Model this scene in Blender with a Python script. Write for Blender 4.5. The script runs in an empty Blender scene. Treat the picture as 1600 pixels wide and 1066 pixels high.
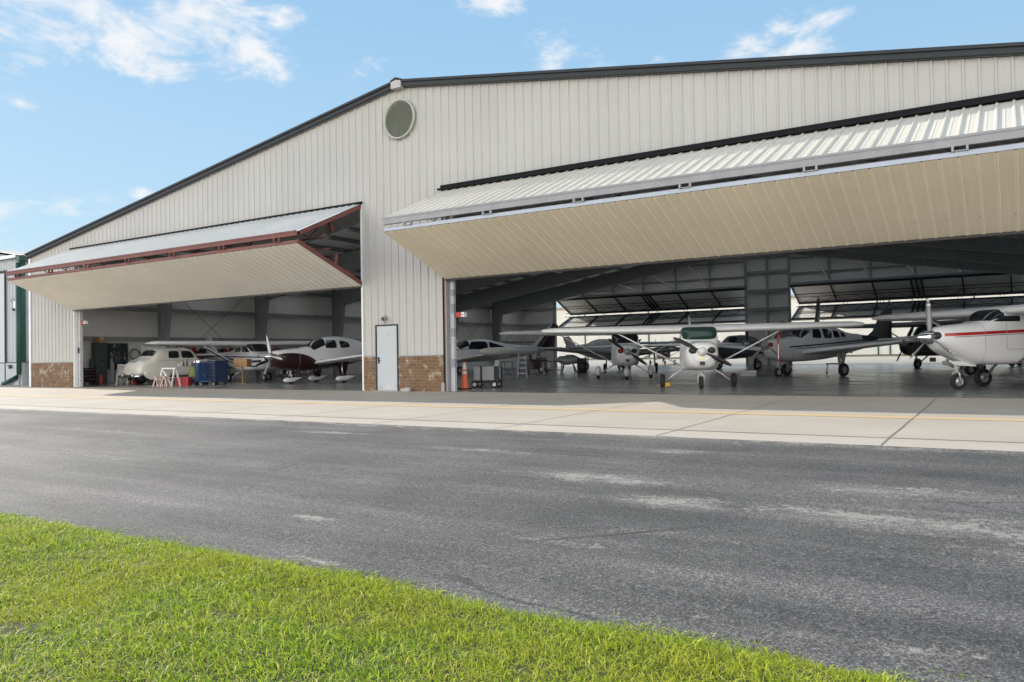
import bpy, math, random
import numpy as np
from mathutils import Vector, Matrix
random.seed(7); RNG = np.random.default_rng(7)
S = bpy.context.scene
COL = S.collection
sin, cos, pi, R = math.sin, math.cos, math.pi, math.radians

# ------------------------------------------------------------------ mesh helper
class MB:
    def __init__(s): s.v=[]; s.f=[]; s.m=[]; s.sm=[]
    def add(s, vs, fs, mat=0, smooth=False):
        b=len(s.v); s.v.extend([tuple(map(float,p)) for p in vs])
        for f in fs: s.f.append([b+i for i in f]); s.m.append(mat); s.sm.append(smooth)
        return s
    def box(s,x0,x1,y0,y1,z0,z1,mat=0):
        vs=[(x0,y0,z0),(x1,y0,z0),(x1,y1,z0),(x0,y1,z0),(x0,y0,z1),(x1,y0,z1),(x1,y1,z1),(x0,y1,z1)]
        return s.add(vs,[(0,3,2,1),(4,5,6,7),(0,1,5,4),(1,2,6,5),(2,3,7,6),(3,0,4,7)],mat)
    def bar(s,p0,p1,w,h,up=(0,0,1),mat=0):
        p0,p1=Vector(p0),Vector(p1); d=(p1-p0).normalized(); u=Vector(up)
        if abs(d.dot(u))>.98: u=Vector((1,0,0))
        sd=d.cross(u).normalized(); u=sd.cross(d)
        vs=[]
        for p in (p0,p1):
            for a,b in ((-1,-1),(1,-1),(1,1),(-1,1)): vs.append(p+sd*(a*w/2)+u*(b*h/2))
        return s.add(vs,[(3,2,1,0),(4,5,6,7),(0,1,5,4),(1,2,6,5),(2,3,7,6),(3,0,4,7)],mat)
    def tube(s,pts,rs,n=10,mat=0,flat=1.0,up=(0,0,1)):
        pts=[Vector(p) for p in pts]
        if not hasattr(rs,'__len__'): rs=[rs]*len(pts)
        vs=[];fs=[]
        for i,p in enumerate(pts):
            d=(pts[min(i+1,len(pts)-1)]-pts[max(i-1,0)]).normalized(); u=Vector(up)
            if abs(d.dot(u))>.97: u=Vector((1,0,0))
            sd=d.cross(u).normalized(); u=sd.cross(d)
            for k in range(n):
                a=2*pi*k/n; vs.append(p+sd*(rs[i]*cos(a))+u*(rs[i]*flat*sin(a)))
        for i in range(len(pts)-1):
            for k in range(n): fs.append((i*n+k,i*n+(k+1)%n,(i+1)*n+(k+1)%n,(i+1)*n+k))
        s.add(vs,fs,mat,True)
        b=len(s.v)-len(vs)
        for f in ([b+k for k in range(n)][::-1],[b+len(vs)-n+k for k in range(n)]): s.f.append(f); s.m.append(mat); s.sm.append(False)
        return s
    def lathe(s,prof,c,axis=(0,0,1),n=20,mat=0,smooth=True):
        ax=Vector(axis).normalized(); u=Vector((1,0,0)) if abs(ax.x)<.9 else Vector((0,1,0))
        a=ax.cross(u).normalized(); b=ax.cross(a); c=Vector(c); vs=[];fs=[]
        for (r,h) in prof:
            for k in range(n):
                t=2*pi*k/n; vs.append(c+ax*h+(a*cos(t)+b*sin(t))*max(r,1e-4))
        for i in range(len(prof)-1):
            for k in range(n): fs.append((i*n+k,i*n+(k+1)%n,(i+1)*n+(k+1)%n,(i+1)*n+k))
        return s.add(vs,fs,mat,smooth)
    def grid(s,rows,mat=0,smooth=True,closed=False):
        n=len(rows[0]); vs=[p for r in rows for p in r]; fs=[]
        for i in range(len(rows)-1):
            for k in range(n if closed else n-1): fs.append((i*n+k,i*n+(k+1)%n,(i+1)*n+(k+1)%n,(i+1)*n+k))
        return s.add(vs,fs,mat,smooth)
    def poly(s,pts,mat=0): return s.add(pts,[tuple(range(len(pts)))],mat)
    def prism(s,pts,vec,mat=0):
        n=len(pts); v=Vector(vec); vs=[Vector(p) for p in pts]+[Vector(p)+v for p in pts]
        return s.add(vs,[tuple(range(n))[::-1],tuple(range(n,2*n))]+[(i,(i+1)%n,n+(i+1)%n,n+i) for i in range(n)],mat)
    def build(s,name,mats,parent=None,bevel=0,fix=False):
        me=bpy.data.meshes.new(name); me.from_pydata(s.v,[],s.f)
        if not isinstance(mats,(list,tuple)): mats=[mats]
        for m in mats: me.materials.append(m)
        me.polygons.foreach_set('material_index',s.m); me.polygons.foreach_set('use_smooth',s.sm)
        me.update()
        if fix:
            import bmesh
            bm=bmesh.new(); bm.from_mesh(me); bmesh.ops.recalc_face_normals(bm,faces=bm.faces); bm.to_mesh(me); bm.free()
        o=bpy.data.objects.new(name,me); COL.objects.link(o)
        if parent: o.parent=parent
        if bevel:
            b=o.modifiers.new('bevel','BEVEL'); b.width=bevel; b.segments=2; b.limit_method='ANGLE'
        return o
def tag(o,label=None,cat=None,group=None,kind=None):
    if label: o['label']=label
    if cat: o['category']=cat
    if group: o['group']=group
    if kind: o['kind']=kind
    return o
def empty(name,label,cat,loc=(0,0,0),rz=0,group=None,sc=1):
    o=bpy.data.objects.new(name,None); COL.objects.link(o); o.location=loc; o.rotation_euler=(0,0,rz); o.scale=(sc,)*3
    o.empty_display_size=.3
    return tag(o,label,cat,group)

# ------------------------------------------------------------------ materials
def nmat(name):
    m=bpy.data.materials.new(name); m.use_nodes=True; nt=m.node_tree; nt.nodes.clear()
    out=nt.nodes.new('ShaderNodeOutputMaterial'); b=nt.nodes.new('ShaderNodeBsdfPrincipled'); nt.links.new(b.outputs[0],out.inputs[0])
    return m,nt,b,out
class N:
    """tiny node-graph helper"""
    def __init__(s,nt): s.nt=nt; s.tc=None
    def new(s,t,**kw):
        n=s.nt.nodes.new(t)
        for k,v in kw.items(): setattr(n,k,v)
        return n
    def put(s,sock,v):
        if v is None: return
        if hasattr(v,'is_output'): s.nt.links.new(v,sock)
        else: sock.default_value=v
    def obj(s):
        if not s.tc: s.tc=s.new('ShaderNodeTexCoord')
        return s.tc.outputs['Object']
    def map(s,vec=None,scale=(1,1,1),loc=(0,0,0),rot=(0,0,0)):
        n=s.new('ShaderNodeMapping'); s.put(n.inputs[0],vec or s.obj()); n.inputs['Scale'].default_value=scale; n.inputs['Location'].default_value=loc; n.inputs['Rotation'].default_value=rot
        return n.outputs[0]
    def noise(s,scale=5,detail=4,rough=.5,vec=None,dist=0):
        n=s.new('ShaderNodeTexNoise'); s.put(n.inputs['Vector'],vec or s.obj()); n.inputs['Scale'].default_value=scale; n.inputs['Detail'].default_value=detail; n.inputs['Roughness'].default_value=rough; n.inputs['Distortion'].default_value=dist
        return n.outputs[0]
    def vor(s,scale,vec=None,out=0,feat='F1'):
        n=s.new('ShaderNodeTexVoronoi'); n.feature=feat; s.put(n.inputs['Vector'],vec or s.obj()); n.inputs['Scale'].default_value=scale; return n.outputs[out]
    def m(s,op,a,b=None,c=None,clamp=False):
        n=s.new('ShaderNodeMath',operation=op,use_clamp=clamp); s.put(n.inputs[0],a); s.put(n.inputs[1],b); s.put(n.inputs[2],c); return n.outputs[0]
    def ramp(s,fac,stops,interp='LINEAR'):
        n=s.new('ShaderNodeValToRGB'); s.put(n.inputs[0],fac); cr=n.color_ramp; cr.interpolation=interp
        while len(cr.elements)<len(stops): cr.elements.new(.5)
        for e,(p,c) in zip(cr.elements,stops): e.position=p; e.color=c if len(c)==4 else (*c,1)
        return n.outputs[0]
    def step(s,x,lo,hi):
        n=s.new('ShaderNodeMapRange',interpolation_type='SMOOTHSTEP'); s.put(n.inputs[0],x); n.inputs[1].default_value=lo; n.inputs[2].default_value=hi; return n.outputs[0]
    def mix(s,f,a,b,blend='MIX'):
        n=s.new('ShaderNodeMix',data_type='RGBA',blend_type=blend); s.put(n.inputs[0],f)
        s.put(n.inputs[6],(*a,1) if isinstance(a,tuple) and len(a)==3 else a); s.put(n.inputs[7],(*b,1) if isinstance(b,tuple) and len(b)==3 else b); return n.outputs[2]
    def xyz(s,vec=None):
        n=s.new('ShaderNodeSeparateXYZ'); s.put(n.inputs[0],vec or s.obj()); return n.outputs
    def bump(s,h,strength=.3,dist=.01):
        n=s.new('ShaderNodeBump'); n.inputs['Strength'].default_value=strength; n.inputs['Distance'].default_value=dist; s.put(n.inputs['Height'],h); return n.outputs[0]
def paint(name,c,rough=.45,metal=0,var=.12,scale=3,spec=.5,bump=0,dirt=None):
    m,nt,b,o=nmat(name); g=N(nt); n=g.noise(scale,5,.6); n2=g.noise(scale*14,3,.6)
    f=g.m('ADD',g.m('MULTIPLY',n,.7),g.m('MULTIPLY',n2,.3))
    lo=tuple(max(0,x*(1-var)) for x in c); hi=tuple(min(1,x*(1+var)) for x in c)
    col=g.ramp(f,[(.3,lo),(.7,hi)])
    if dirt: col=g.mix(g.m('MULTIPLY',g.step(g.noise(scale*.7,6,.7),.5,.75),dirt[1]),col,dirt[0])
    nt.links.new(col,b.inputs['Base Color']); b.inputs['Metallic'].default_value=metal; b.inputs['Specular IOR Level'].default_value=spec
    r=g.ramp(n2,[(.3,(max(0,rough-.07),)*3),(.7,(min(1,rough+.07),)*3)]); nt.links.new(r,b.inputs['Roughness'])
    if bump: nt.links.new(g.bump(n2,bump,.01),b.inputs['Normal'])
    return m
M={}
M['white']=paint('white_paint',(.78,.79,.80),.28,var=.04)
M['offwhite']=paint('offwhite_paint',(.72,.71,.68),.4,var=.05)
M['carwhite']=paint('old_cream_white_paint',(.80,.785,.73),.22,var=.04)
M['greypl']=paint('light_grey_plane_paint',(.55,.56,.58),.35,var=.06)
M['tyre']=paint('tyre_rubber',(.022,.022,.024),.85,var=.3)
M['rim']=paint('rim_metal',(.6,.6,.62),.35,metal=.7)
M['chrome']=paint('chrome',(.82,.83,.85),.12,metal=1,var=.03)
M['alu']=paint('brushed_aluminium',(.55,.55,.56),.38,metal=.8)
M['black']=paint('black_plastic',(.018,.018,.02),.5,var=.25)
M['propblk']=paint('black_blade_paint',(.025,.026,.03),.45,var=.2)
M['propgrey']=paint('grey_blade_paint',(.36,.36,.37),.4,var=.1)
M['glass']=paint('dark_cabin_glass',(.012,.016,.020),.06,var=.2,spec=.6)
M['greenglass']=paint('green_tint_glass',(.025,.055,.042),.08,var=.2,spec=.6)
M['red']=paint('red_paint',(.38,.03,.03),.45)
M['maroon']=paint('maroon_paint',(.030,.009,.013),.3)
M['navy']=paint('navy_paint',(.018,.03,.075),.35)
M['blue']=paint('blue_tool_chest_paint',(.02,.06,.17),.4)
M['orange']=paint('orange_cone_plastic',(.75,.17,.06),.5,var=.15)
M['yellow']=paint('yellow_paint',(.75,.5,.04),.5)
M['wood']=paint('raw_pine_wood',(.42,.25,.12),.7,var=.25,scale=8)
M['pinkwood']=paint('pale_pink_wood',(.62,.47,.42),.7)
M['darkgreen']=paint('dark_green_locker_paint',(.03,.055,.05),.5)
M['greencloth']=paint('olive_cloth',(.20,.24,.10),.9,var=.3)
M['greentrim']=paint('dark_green_metal_trim',(.018,.065,.05),.45)
M['charcoal']=paint('charcoal_metal_trim',(.032,.037,.043),.6,var=.15,spec=.3)
M['blacktrim']=paint('black_metal_trim',(.012,.013,.015),.8,var=.2,spec=.15)
M['oxide']=paint('red_oxide_primer_steel',(.17,.055,.045),.6,var=.25,dirt=((.10,.05,.04),.6))
M['greysteel']=paint('grey_painted_steel',(.30,.30,.32),.5,var=.12,dirt=((.2,.19,.18),.5))
M['bluesteel']=paint('pale_blue_grey_steel',(.42,.47,.55),.5,var=.1)
M['postgrey']=paint('light_grey_post_paint',(.50,.51,.54),.5,var=.12,dirt=((.3,.29,.28),.6))
M['tape']=paint('blue_grey_tape',(.27,.30,.35),.6)
M['frame']=paint('dark_primer_frame_steel',(.33,.335,.35),.6,var=.15)
M['girt']=paint('grey_girt_steel',(.30,.305,.31),.6,var=.15)
M['doorwhite']=paint('pale_blue_white_door_paint',(.46,.49,.515),.4,var=.03,scale=1.2)
M['steelrod']=paint('brace_rod_steel',(.16,.16,.16),.6)
M['lightbrace']=paint('light_grey_brace_paint',(.70,.68,.65),.6)
M['concblk']=paint('concrete_block',(.42,.41,.38),.9,var=.2,scale=9)
M['greybox']=paint('grey_plastic',(.32,.33,.35),.5)
M['bluegrey']=paint('blue_grey_plastic',(.20,.24,.30),.5)
M['brown']=paint('brown_leather',(.16,.07,.035),.6)
M['plate']=paint('pale_blue_number_plate',(.25,.42,.52),.4)
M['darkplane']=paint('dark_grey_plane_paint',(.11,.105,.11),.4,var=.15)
M['lens']=paint('lamp_lens',(.85,.8,.45),.2)
M['vent']=paint('grey_green_louvre_metal',(.42,.44,.38),.6,var=.12)

def siding(name,c,dirt=.35,vert=True):
    m,nt,b,o=nmat(name); g=N(nt)
    st=g.noise(1,6,.65,vec=g.map(scale=(3.5,3.5,.28)))          # rain streaks running down the sheet
    cl=g.noise(.35,4,.6); fine=g.noise(40,3,.6)
    col=g.ramp(cl,[(.3,tuple(x*.93 for x in c)),(.7,tuple(min(1,x*1.05) for x in c))])
    col=g.mix(g.m('MULTIPLY',g.step(st,.52,.78),dirt),col,tuple(x*k for x,k in zip(c,(.72,.70,.66))))
    col=g.mix(g.m('MULTIPLY',g.step(fine,.62,.8),.15),col,(.35,.33,.30))
    # screw heads: tiny rust-pink dots in rows
    x,y,z=g.xyz()
    dx=g.m('ABSOLUTE',g.m('SUBTRACT',g.m('FRACT',g.m('DIVIDE',x,.6096)),.5)); dz=g.m('ABSOLUTE',g.m('SUBTRACT',g.m('FRACT',g.m('DIVIDE',z,1.52)),.5))
    dot=g.m('MULTIPLY',g.m('LESS_THAN',dx,.02),g.m('LESS_THAN',dz,.008))
    col=g.mix(g.m('MULTIPLY',dot,.45),col,(.35,.2,.18))
    nt.links.new(col,b.inputs['Base Color']); b.inputs['Roughness'].default_value=.55; b.inputs['Specular IOR Level'].default_value=.25
    nt.links.new(g.bump(g.noise(1.3,3,.5),.12,.02),b.inputs['Normal'])
    return m
M['siding']=siding('weathered_white_wall_sheet',(.485,.475,.455),.22)
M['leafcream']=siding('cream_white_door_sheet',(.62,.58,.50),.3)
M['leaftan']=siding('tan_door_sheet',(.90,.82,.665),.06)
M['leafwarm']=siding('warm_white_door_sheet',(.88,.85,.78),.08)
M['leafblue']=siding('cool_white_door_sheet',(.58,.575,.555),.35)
M['neighwall']=siding('pale_blue_white_wall_sheet',(.46,.49,.51),.25)
M['farwall']=siding('far_cream_wall_sheet',(.80,.77,.69),.15)
M['inwall']=siding('grey_white_insulation_sheet',(.84,.815,.77),.18)
M['ceil']=siding('white_roof_insulation_sheet',(.84,.84,.84),.12)
M['inleaf']=siding('white_inner_door_sheet',(.84,.82,.79),.15)
def roofmat(name,c):
    m,nt,b,o=nmat(name); g=N(nt); col=g.ramp(g.noise(1.5,5,.6),[(.3,tuple(x*.85 for x in c)),(.7,c)])
    nt.links.new(col,b.inputs['Base Color']); b.inputs['Roughness'].default_value=.5; b.inputs['Metallic'].default_value=.2; return m
M['roof']=roofmat('grey_metal_roof',(.42,.43,.44))
def brickmat():
    m,nt,b,o=nmat('tan_brown_brick'); g=N(nt); x,y,z=g.xyz()
    cb=g.new('ShaderNodeCombineXYZ'); g.put(cb.inputs[0],g.m('ADD',x,y)); g.put(cb.inputs[1],z)
    br=g.new('ShaderNodeTexBrick'); g.put(br.inputs['Vector'],cb.outputs[0]); br.inputs['Scale'].default_value=1; br.inputs['Brick Width'].default_value=.30; br.inputs['Row Height'].default_value=.10
    br.inputs['Mortar Size'].default_value=.012; br.inputs['Mortar Smooth'].default_value=.2; br.inputs['Bias'].default_value=-.2
    br.inputs['Color1'].default_value=(.20,.098,.042,1); br.inputs['Color2'].default_value=(.10,.05,.027,1); br.inputs['Mortar'].default_value=(.20,.165,.125,1)
    n=g.noise(4,5,.65); n2=g.noise(22,4,.6); n3=g.noise(2.2,5,.7)
    col=g.mix(g.step(n,.35,.7),br.outputs[0],(.21,.135,.07),'MIX'); col=g.mix(.45,br.outputs[0],col)
    col=g.mix(g.m('MULTIPLY',g.step(n2,.55,.75),.45),col,(.10,.06,.04))
    col=g.mix(g.m('MULTIPLY',g.m('MULTIPLY',g.step(n3,.52,.62),g.step(n2,.4,.6)),.75),col,(.55,.50,.42))   # chalky efflorescence
    nt.links.new(col,b.inputs['Base Color']); b.inputs['Roughness'].default_value=.85
    h=g.m('ADD',g.m('MULTIPLY',br.outputs[1],-1),g.m('MULTIPLY',n2,.5)); nt.links.new(g.bump(h,.6,.012),b.inputs['Normal']); return m
M['brick']=brickmat()
def concrete():
    m,nt,b,o=nmat('pale_concrete_apron'); g=N(nt); x,y,z=g.xyz()
    n=g.noise(.5,6,.6); n2=g.noise(1,5,.65,vec=g.map(scale=(.35,2.2,1))); f=g.noise(45,4,.7); n4=g.noise(3,5,.6)
    col=g.ramp(n,[(.3,(.405,.345,.272)),(.7,(.485,.42,.337))])
    col=g.mix(g.m('MULTIPLY',g.step(n2,.48,.75),.5),col,(.40,.375,.325))
    col=g.mix(g.m('MULTIPLY',g.step(n4,.6,.8),.35),col,(.36,.33,.28))
    col=g.mix(g.m('MULTIPLY',g.step(f,.5,.8),.25),col,(.30,.28,.25))
    tyre=g.noise(1,5,.7,vec=g.map(scale=(.10,3.2,1),loc=(2,5,0))); col=g.mix(g.m('MULTIPLY',g.step(tyre,.54,.72),.4),col,(.29,.27,.24))
    slab=g.new('ShaderNodeTexWhiteNoise'); slab.noise_dimensions='1D'; g.put(slab.inputs['W'],g.m('FLOOR',g.m('DIVIDE',g.m('ADD',x,.25),2.95))); col=g.mix(g.m('MULTIPLY',slab.outputs[0],.16),col,(.34,.31,.27))
    drip=g.step(g.noise(1.7,6,.75,vec=g.map(loc=(9,4,0))),.63,.72); col=g.mix(g.m('MULTIPLY',drip,.4),col,(.27,.25,.22))
    col=g.mix(g.m('MULTIPLY',g.step(y,-8.15,-8.6),.45),col,(.53,.455,.37))        # newer pour along the edge
    nt.links.new(col,b.inputs['Base Color']); b.inputs['Roughness'].default_value=.85; nt.links.new(g.bump(f,.25,.006),b.inputs['Normal']); return m
M['concrete']=concrete()
def asphalt():
    m,nt,b,o=nmat('worn_asphalt'); g=N(nt); ob=g.obj(); x,y,z=g.xyz()
    big=g.noise(.6,5,.6); streak=g.noise(1,5,.65,vec=g.map(scale=(.12,1.5,1))); streak2=g.noise(1,4,.6,vec=g.map(scale=(.25,4.5,1)))
    base=g.ramp(big,[(.28,(.049,.046,.043)),(.72,(.094,.089,.083))])
    base=g.mix(g.m('MULTIPLY',g.step(streak,.42,.72),.55),base,(.145,.134,.125))
    base=g.mix(g.m('MULTIPLY',g.step(streak2,.55,.75),.4),base,(.055,.055,.06))
    pink=g.m('MULTIPLY',g.step(g.noise(.8,4,.6,vec=g.map(scale=(.2,1.6,1),loc=(3,1,0))),.5,.7),g.m('SUBTRACT',1,g.step(x,9,16)))
    base=g.mix(g.m('MULTIPLY',pink,.5),base,(.17,.135,.135))
    # pale sandy wear patches of fixed shape
    wn=g.noise(3.4,6,.75,vec=g.map(scale=(.7,1.2,1))); tot=None
    for (px,py,rx,ry,k) in ((18.6,-13.0,3.2,.75,.55),(17.6,-11.9,1.6,.35,.6),(16.5,-14.3,1.4,.25,.5),(12.5,-11.2,2.4,.2,.55),(14.8,-12.45,1.0,.28,1.1),(15.98,-13.2,.55,.22,1.3),(17.9,-13.1,1.8,.5,.9),(17.4,-12.1,.6,.3,.8),(9.0,-10.4,1.1,.16,.9),(13.4,-15.0,.32,.10,1.1),(14.4,-15.95,.4,.08,.9),(17.15,-15.78,.22,.08,.75),(17.65,-15.80,.30,.09,.85),(18.12,-15.78,.34,.12,.95),(15.0,-10.5,.35,.2,1.0),(15.6,-14.8,.7,.12,.7),(19.5,-13.8,2.2,.6,.8),(8,-13.5,2.5,.25,.4),(4,-11.5,3,.3,.45)):
        dx=g.m('DIVIDE',g.m('SUBTRACT',x,px),rx); dy=g.m('DIVIDE',g.m('SUBTRACT',y,py),ry)
        d=g.m('SUBTRACT',k,g.m('SQRT',g.m('ADD',g.m('MULTIPLY',dx,dx),g.m('MULTIPLY',dy,dy))))
        tot=d if tot is None else g.m('MAXIMUM',tot,d)
    edge=g.m('SUBTRACT',1.0,g.m('DIVIDE',g.m('ABSOLUTE',g.m('ADD',y,9.15)),.45))       # dust from the concrete edge
    tot=g.m('MAXIMUM',tot,g.m('MULTIPLY',edge,.9))
    wn2=g.noise(14,6,.8); patch=g.step(g.m('ADD',g.m('MULTIPLY',tot,.6),g.m('ADD',g.m('MULTIPLY',g.m('SUBTRACT',wn,.5),2.6),g.m('MULTIPLY',g.m('SUBTRACT',wn2,.5),2.2))),.12,.75)
    fine=g.m('ADD',g.m('MULTIPLY',g.noise(74,3,.7),.68),g.m('MULTIPLY',g.noise(28,4,.75),.32)); sp=g.vor(40); chipv=g.vor(40,out=1)
    soft=g.m('MULTIPLY',g.step(g.m('ADD',tot,g.m('MULTIPLY',g.m('SUBTRACT',streak2,.5),2.2)),-.15,1.1),.42)
    dustc=g.m('MAXIMUM',g.m('MULTIPLY',patch,.85),soft)
    worn=g.step(g.noise(1.0,5,.65,vec=g.map(scale=(.45,1.3,1),loc=(7,2,0))),.32,.72)
    # grain: dark binder pits, mid stone, pale worn stone tops
    lift=g.m('ADD',g.m('MULTIPLY',worn,.035),g.m('MULTIPLY',dustc,.13))
    grain=g.ramp(g.m('ADD',fine,lift),[(.38,(.38,.38,.38)),(.46,(.76,.76,.76)),(.52,(1.12,1.11,1.10)),(.58,(1.95,1.92,1.86)),(.66,(3.5,3.4,3.25))])
    base=g.mix(1.0,base,grain,'MULTIPLY')
    chip=g.m('MULTIPLY',g.m('LESS_THAN',sp,.30),g.step(chipv,.40,.80))
    base=g.mix(g.m('MULTIPLY',chip,g.m('ADD',.12,g.m('MULTIPLY',worn,.5))),base,g.ramp(chipv,[(.3,(.16,.16,.155)),(.7,(.30,.29,.28)),(1,(.46,.44,.41))]))
    base=g.mix(g.m('MULTIPLY',dustc,g.step(g.m('ADD',fine,g.m('MULTIPLY',dustc,.14)),.44,.62)),base,(.335,.30,.255))
    crk=g.vor(.55,vec=g.map(vec=g.mix(.12,ob,g.noise(2.2,5,.6)),scale=(.5,1,1)),feat='DISTANCE_TO_EDGE')
    base=g.mix(g.m('MULTIPLY',g.m('LESS_THAN',crk,.006),g.m('MULTIPLY',g.step(g.noise(.4,3,.5),.48,.6),.55)),base,(.025,.025,.025))
    nt.links.new(base,b.inputs['Base Color']); b.inputs['Roughness'].default_value=.8; b.inputs['Specular IOR Level'].default_value=.35
    nt.links.new(g.bump(fine,.35,.010),b.inputs['Normal']); return m
M['asphalt']=asphalt()
def floorm():
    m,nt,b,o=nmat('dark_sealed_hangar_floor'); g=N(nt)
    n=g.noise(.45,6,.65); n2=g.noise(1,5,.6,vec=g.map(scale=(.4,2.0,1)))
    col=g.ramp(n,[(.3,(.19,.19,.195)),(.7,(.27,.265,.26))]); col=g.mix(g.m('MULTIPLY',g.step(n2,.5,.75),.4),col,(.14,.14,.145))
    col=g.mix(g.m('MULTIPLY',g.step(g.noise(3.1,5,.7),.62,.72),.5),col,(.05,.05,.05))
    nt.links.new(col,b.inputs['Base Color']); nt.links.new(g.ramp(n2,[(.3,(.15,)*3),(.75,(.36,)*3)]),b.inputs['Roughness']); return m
M['floor']=floorm()
def linepaint():
    m,nt,b,o=nmat('faded_yellow_line'); g=N(nt); n=g.noise(6,6,.75); col=g.mix(g.step(n,.48,.72),(.58,.41,.21),(.48,.41,.31))
    nt.links.new(col,b.inputs['Base Color']); b.inputs['Roughness'].default_value=.8; return m
M['line']=linepaint()
M['joint']=paint('dark_joint_filler',(.20,.18,.155),.9,var=.4,scale=6)
def lawnmat():
    m,nt,b,o=nmat('lawn_soil'); g=N(nt); col=g.ramp(g.noise(1.2,6,.7),[(.3,(.045,.045,.015)),(.55,(.085,.075,.03)),(.75,(.15,.11,.06))])
    nt.links.new(col,b.inputs['Base Color']); b.inputs['Roughness'].default_value=1; return m
M['lawn']=lawnmat()
def grassmat():
    m,nt,b,o=nmat('grass_blade'); g=N(nt)
    geo=g.new('ShaderNodeNewGeometry'); rnd=geo.outputs['Random Per Island']; pos=g.noise(.9,4,.6,vec=geo.outputs['Position'])
    col=g.ramp(rnd,[(0,(.08,.16,.016)),(.25,(.23,.38,.022)),(.60,(.45,.58,.035)),(.88,(.66,.70,.07)),(.95,(.68,.60,.26)),(1,(.48,.34,.18))])
    col=g.mix(g.m('MULTIPLY',g.step(pos,.38,.64),.6),col,g.mix(rnd,(.36,.40,.03),(.62,.58,.07)))
    nt.links.new(col,b.inputs['Base Color']); b.inputs['Roughness'].default_value=.55; b.inputs['Specular IOR Level'].default_value=.22
    tr=g.new('ShaderNodeBsdfTranslucent'); nt.links.new(col,tr.inputs[0]); mx=g.new('ShaderNodeMixShader'); mx.inputs[0].default_value=.30
    nt.links.new(b.outputs[0],mx.inputs[1]); nt.links.new(tr.outputs[0],mx.inputs[2]); nt.links.new(mx.outputs[0],o.inputs[0]); return m
M['grass']=grassmat()
def stripes(name,base,bands,rough=.28,k=0.0,blob=None):
    """plane paint with painted bands: list of (z0,z1,colour,x0,x1) on z - k*x ; blob: (cx,cz,rx,rz,colour)"""
    m,nt,b,o=nmat(name); g=N(nt); x,y,z=g.xyz()
    col=g.ramp(g.noise(3,5,.6),[(.3,tuple(v*.96 for v in base)),(.7,base)])
    for bd in bands:
        z0,z1,c,x0,x1=bd[:5]; kk=bd[5] if len(bd)>5 else k; cv=bd[6] if len(bd)>6 else 0
        zz=g.m('SUBTRACT',z,g.m('ADD',g.m('MULTIPLY',x,kk),g.m('MULTIPLY',g.m('MULTIPLY',x,x),cv)))
        f=g.m('MULTIPLY',g.m('MULTIPLY',g.m('GREATER_THAN',zz,z0),g.m('LESS_THAN',zz,z1)),g.m('MULTIPLY',g.m('GREATER_THAN',x,x0),g.m('LESS_THAN',x,x1)))
        col=g.mix(f,col,c)
    if blob:
        cx,cz,rx,rz,c=blob; dx=g.m('DIVIDE',g.m('SUBTRACT',x,cx),rx); dz=g.m('DIVIDE',g.m('SUBTRACT',z,cz),rz)
        col=g.mix(g.m('LESS_THAN',g.m('ADD',g.m('MULTIPLY',dx,dx),g.m('MULTIPLY',dz,dz)),1),col,c)
    nt.links.new(col,b.inputs['Base Color']); b.inputs['Roughness'].default_value=rough; return m

# ------------------------------------------------------------------ camera
CAM=Vector((18.553,-19.8685,1.0845)); f_,yaw,pit,rol=1238.43,.5669,.0187,-.0174
F=Vector((-sin(yaw)*cos(pit),cos(yaw)*cos(pit),sin(pit))); Rr=Vector((cos(yaw),sin(yaw),0)); U=Rr.cross(F)
R2=Rr*cos(rol)+U*sin(rol); U2=U*cos(rol)-Rr*sin(rol)
cd=bpy.data.cameras.new('camera'); cam=bpy.data.objects.new('camera',cd); COL.objects.link(cam)
cam.matrix_world=Matrix(((R2.x,U2.x,-F.x,CAM.x),(R2.y,U2.y,-F.y,CAM.y),(R2.z,U2.z,-F.z,CAM.z),(0,0,0,1)))
cd.sensor_width=36; cd.lens=f_/1600*36; cd.clip_start=.05; cd.clip_end=5000; S.camera=cam

# ------------------------------------------------------------------ light
SUN=Vector((-9.5,1.28,4.86)).normalized(); EL=math.asin(SUN.z); AZ=math.atan2(SUN.x,SUN.y)
ld=bpy.data.lights.new('sun','SUN'); ld.energy=2.5; ld.angle=R(.55); ld.color=(1,.93,.83)
lo=bpy.data.objects.new('sun',ld); COL.objects.link(lo); lo.rotation_euler=(-SUN).to_track_quat('-Z','Y').to_euler()
w=bpy.data.worlds.new('World'); S.world=w; w.use_nodes=True; nt=w.node_tree; nt.nodes.clear(); g=N(nt)
sky=g.new('ShaderNodeTexSky'); sky.sky_type='NISHITA'; sky.sun_disc=False; sky.sun_elevation=EL; sky.sun_rotation=AZ; sky.air_density=1.0; sky.dust_density=.3; sky.ozone_density=1.6
tc=g.new('ShaderNodeTexCoord'); d=tc.outputs['Generated']
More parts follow.
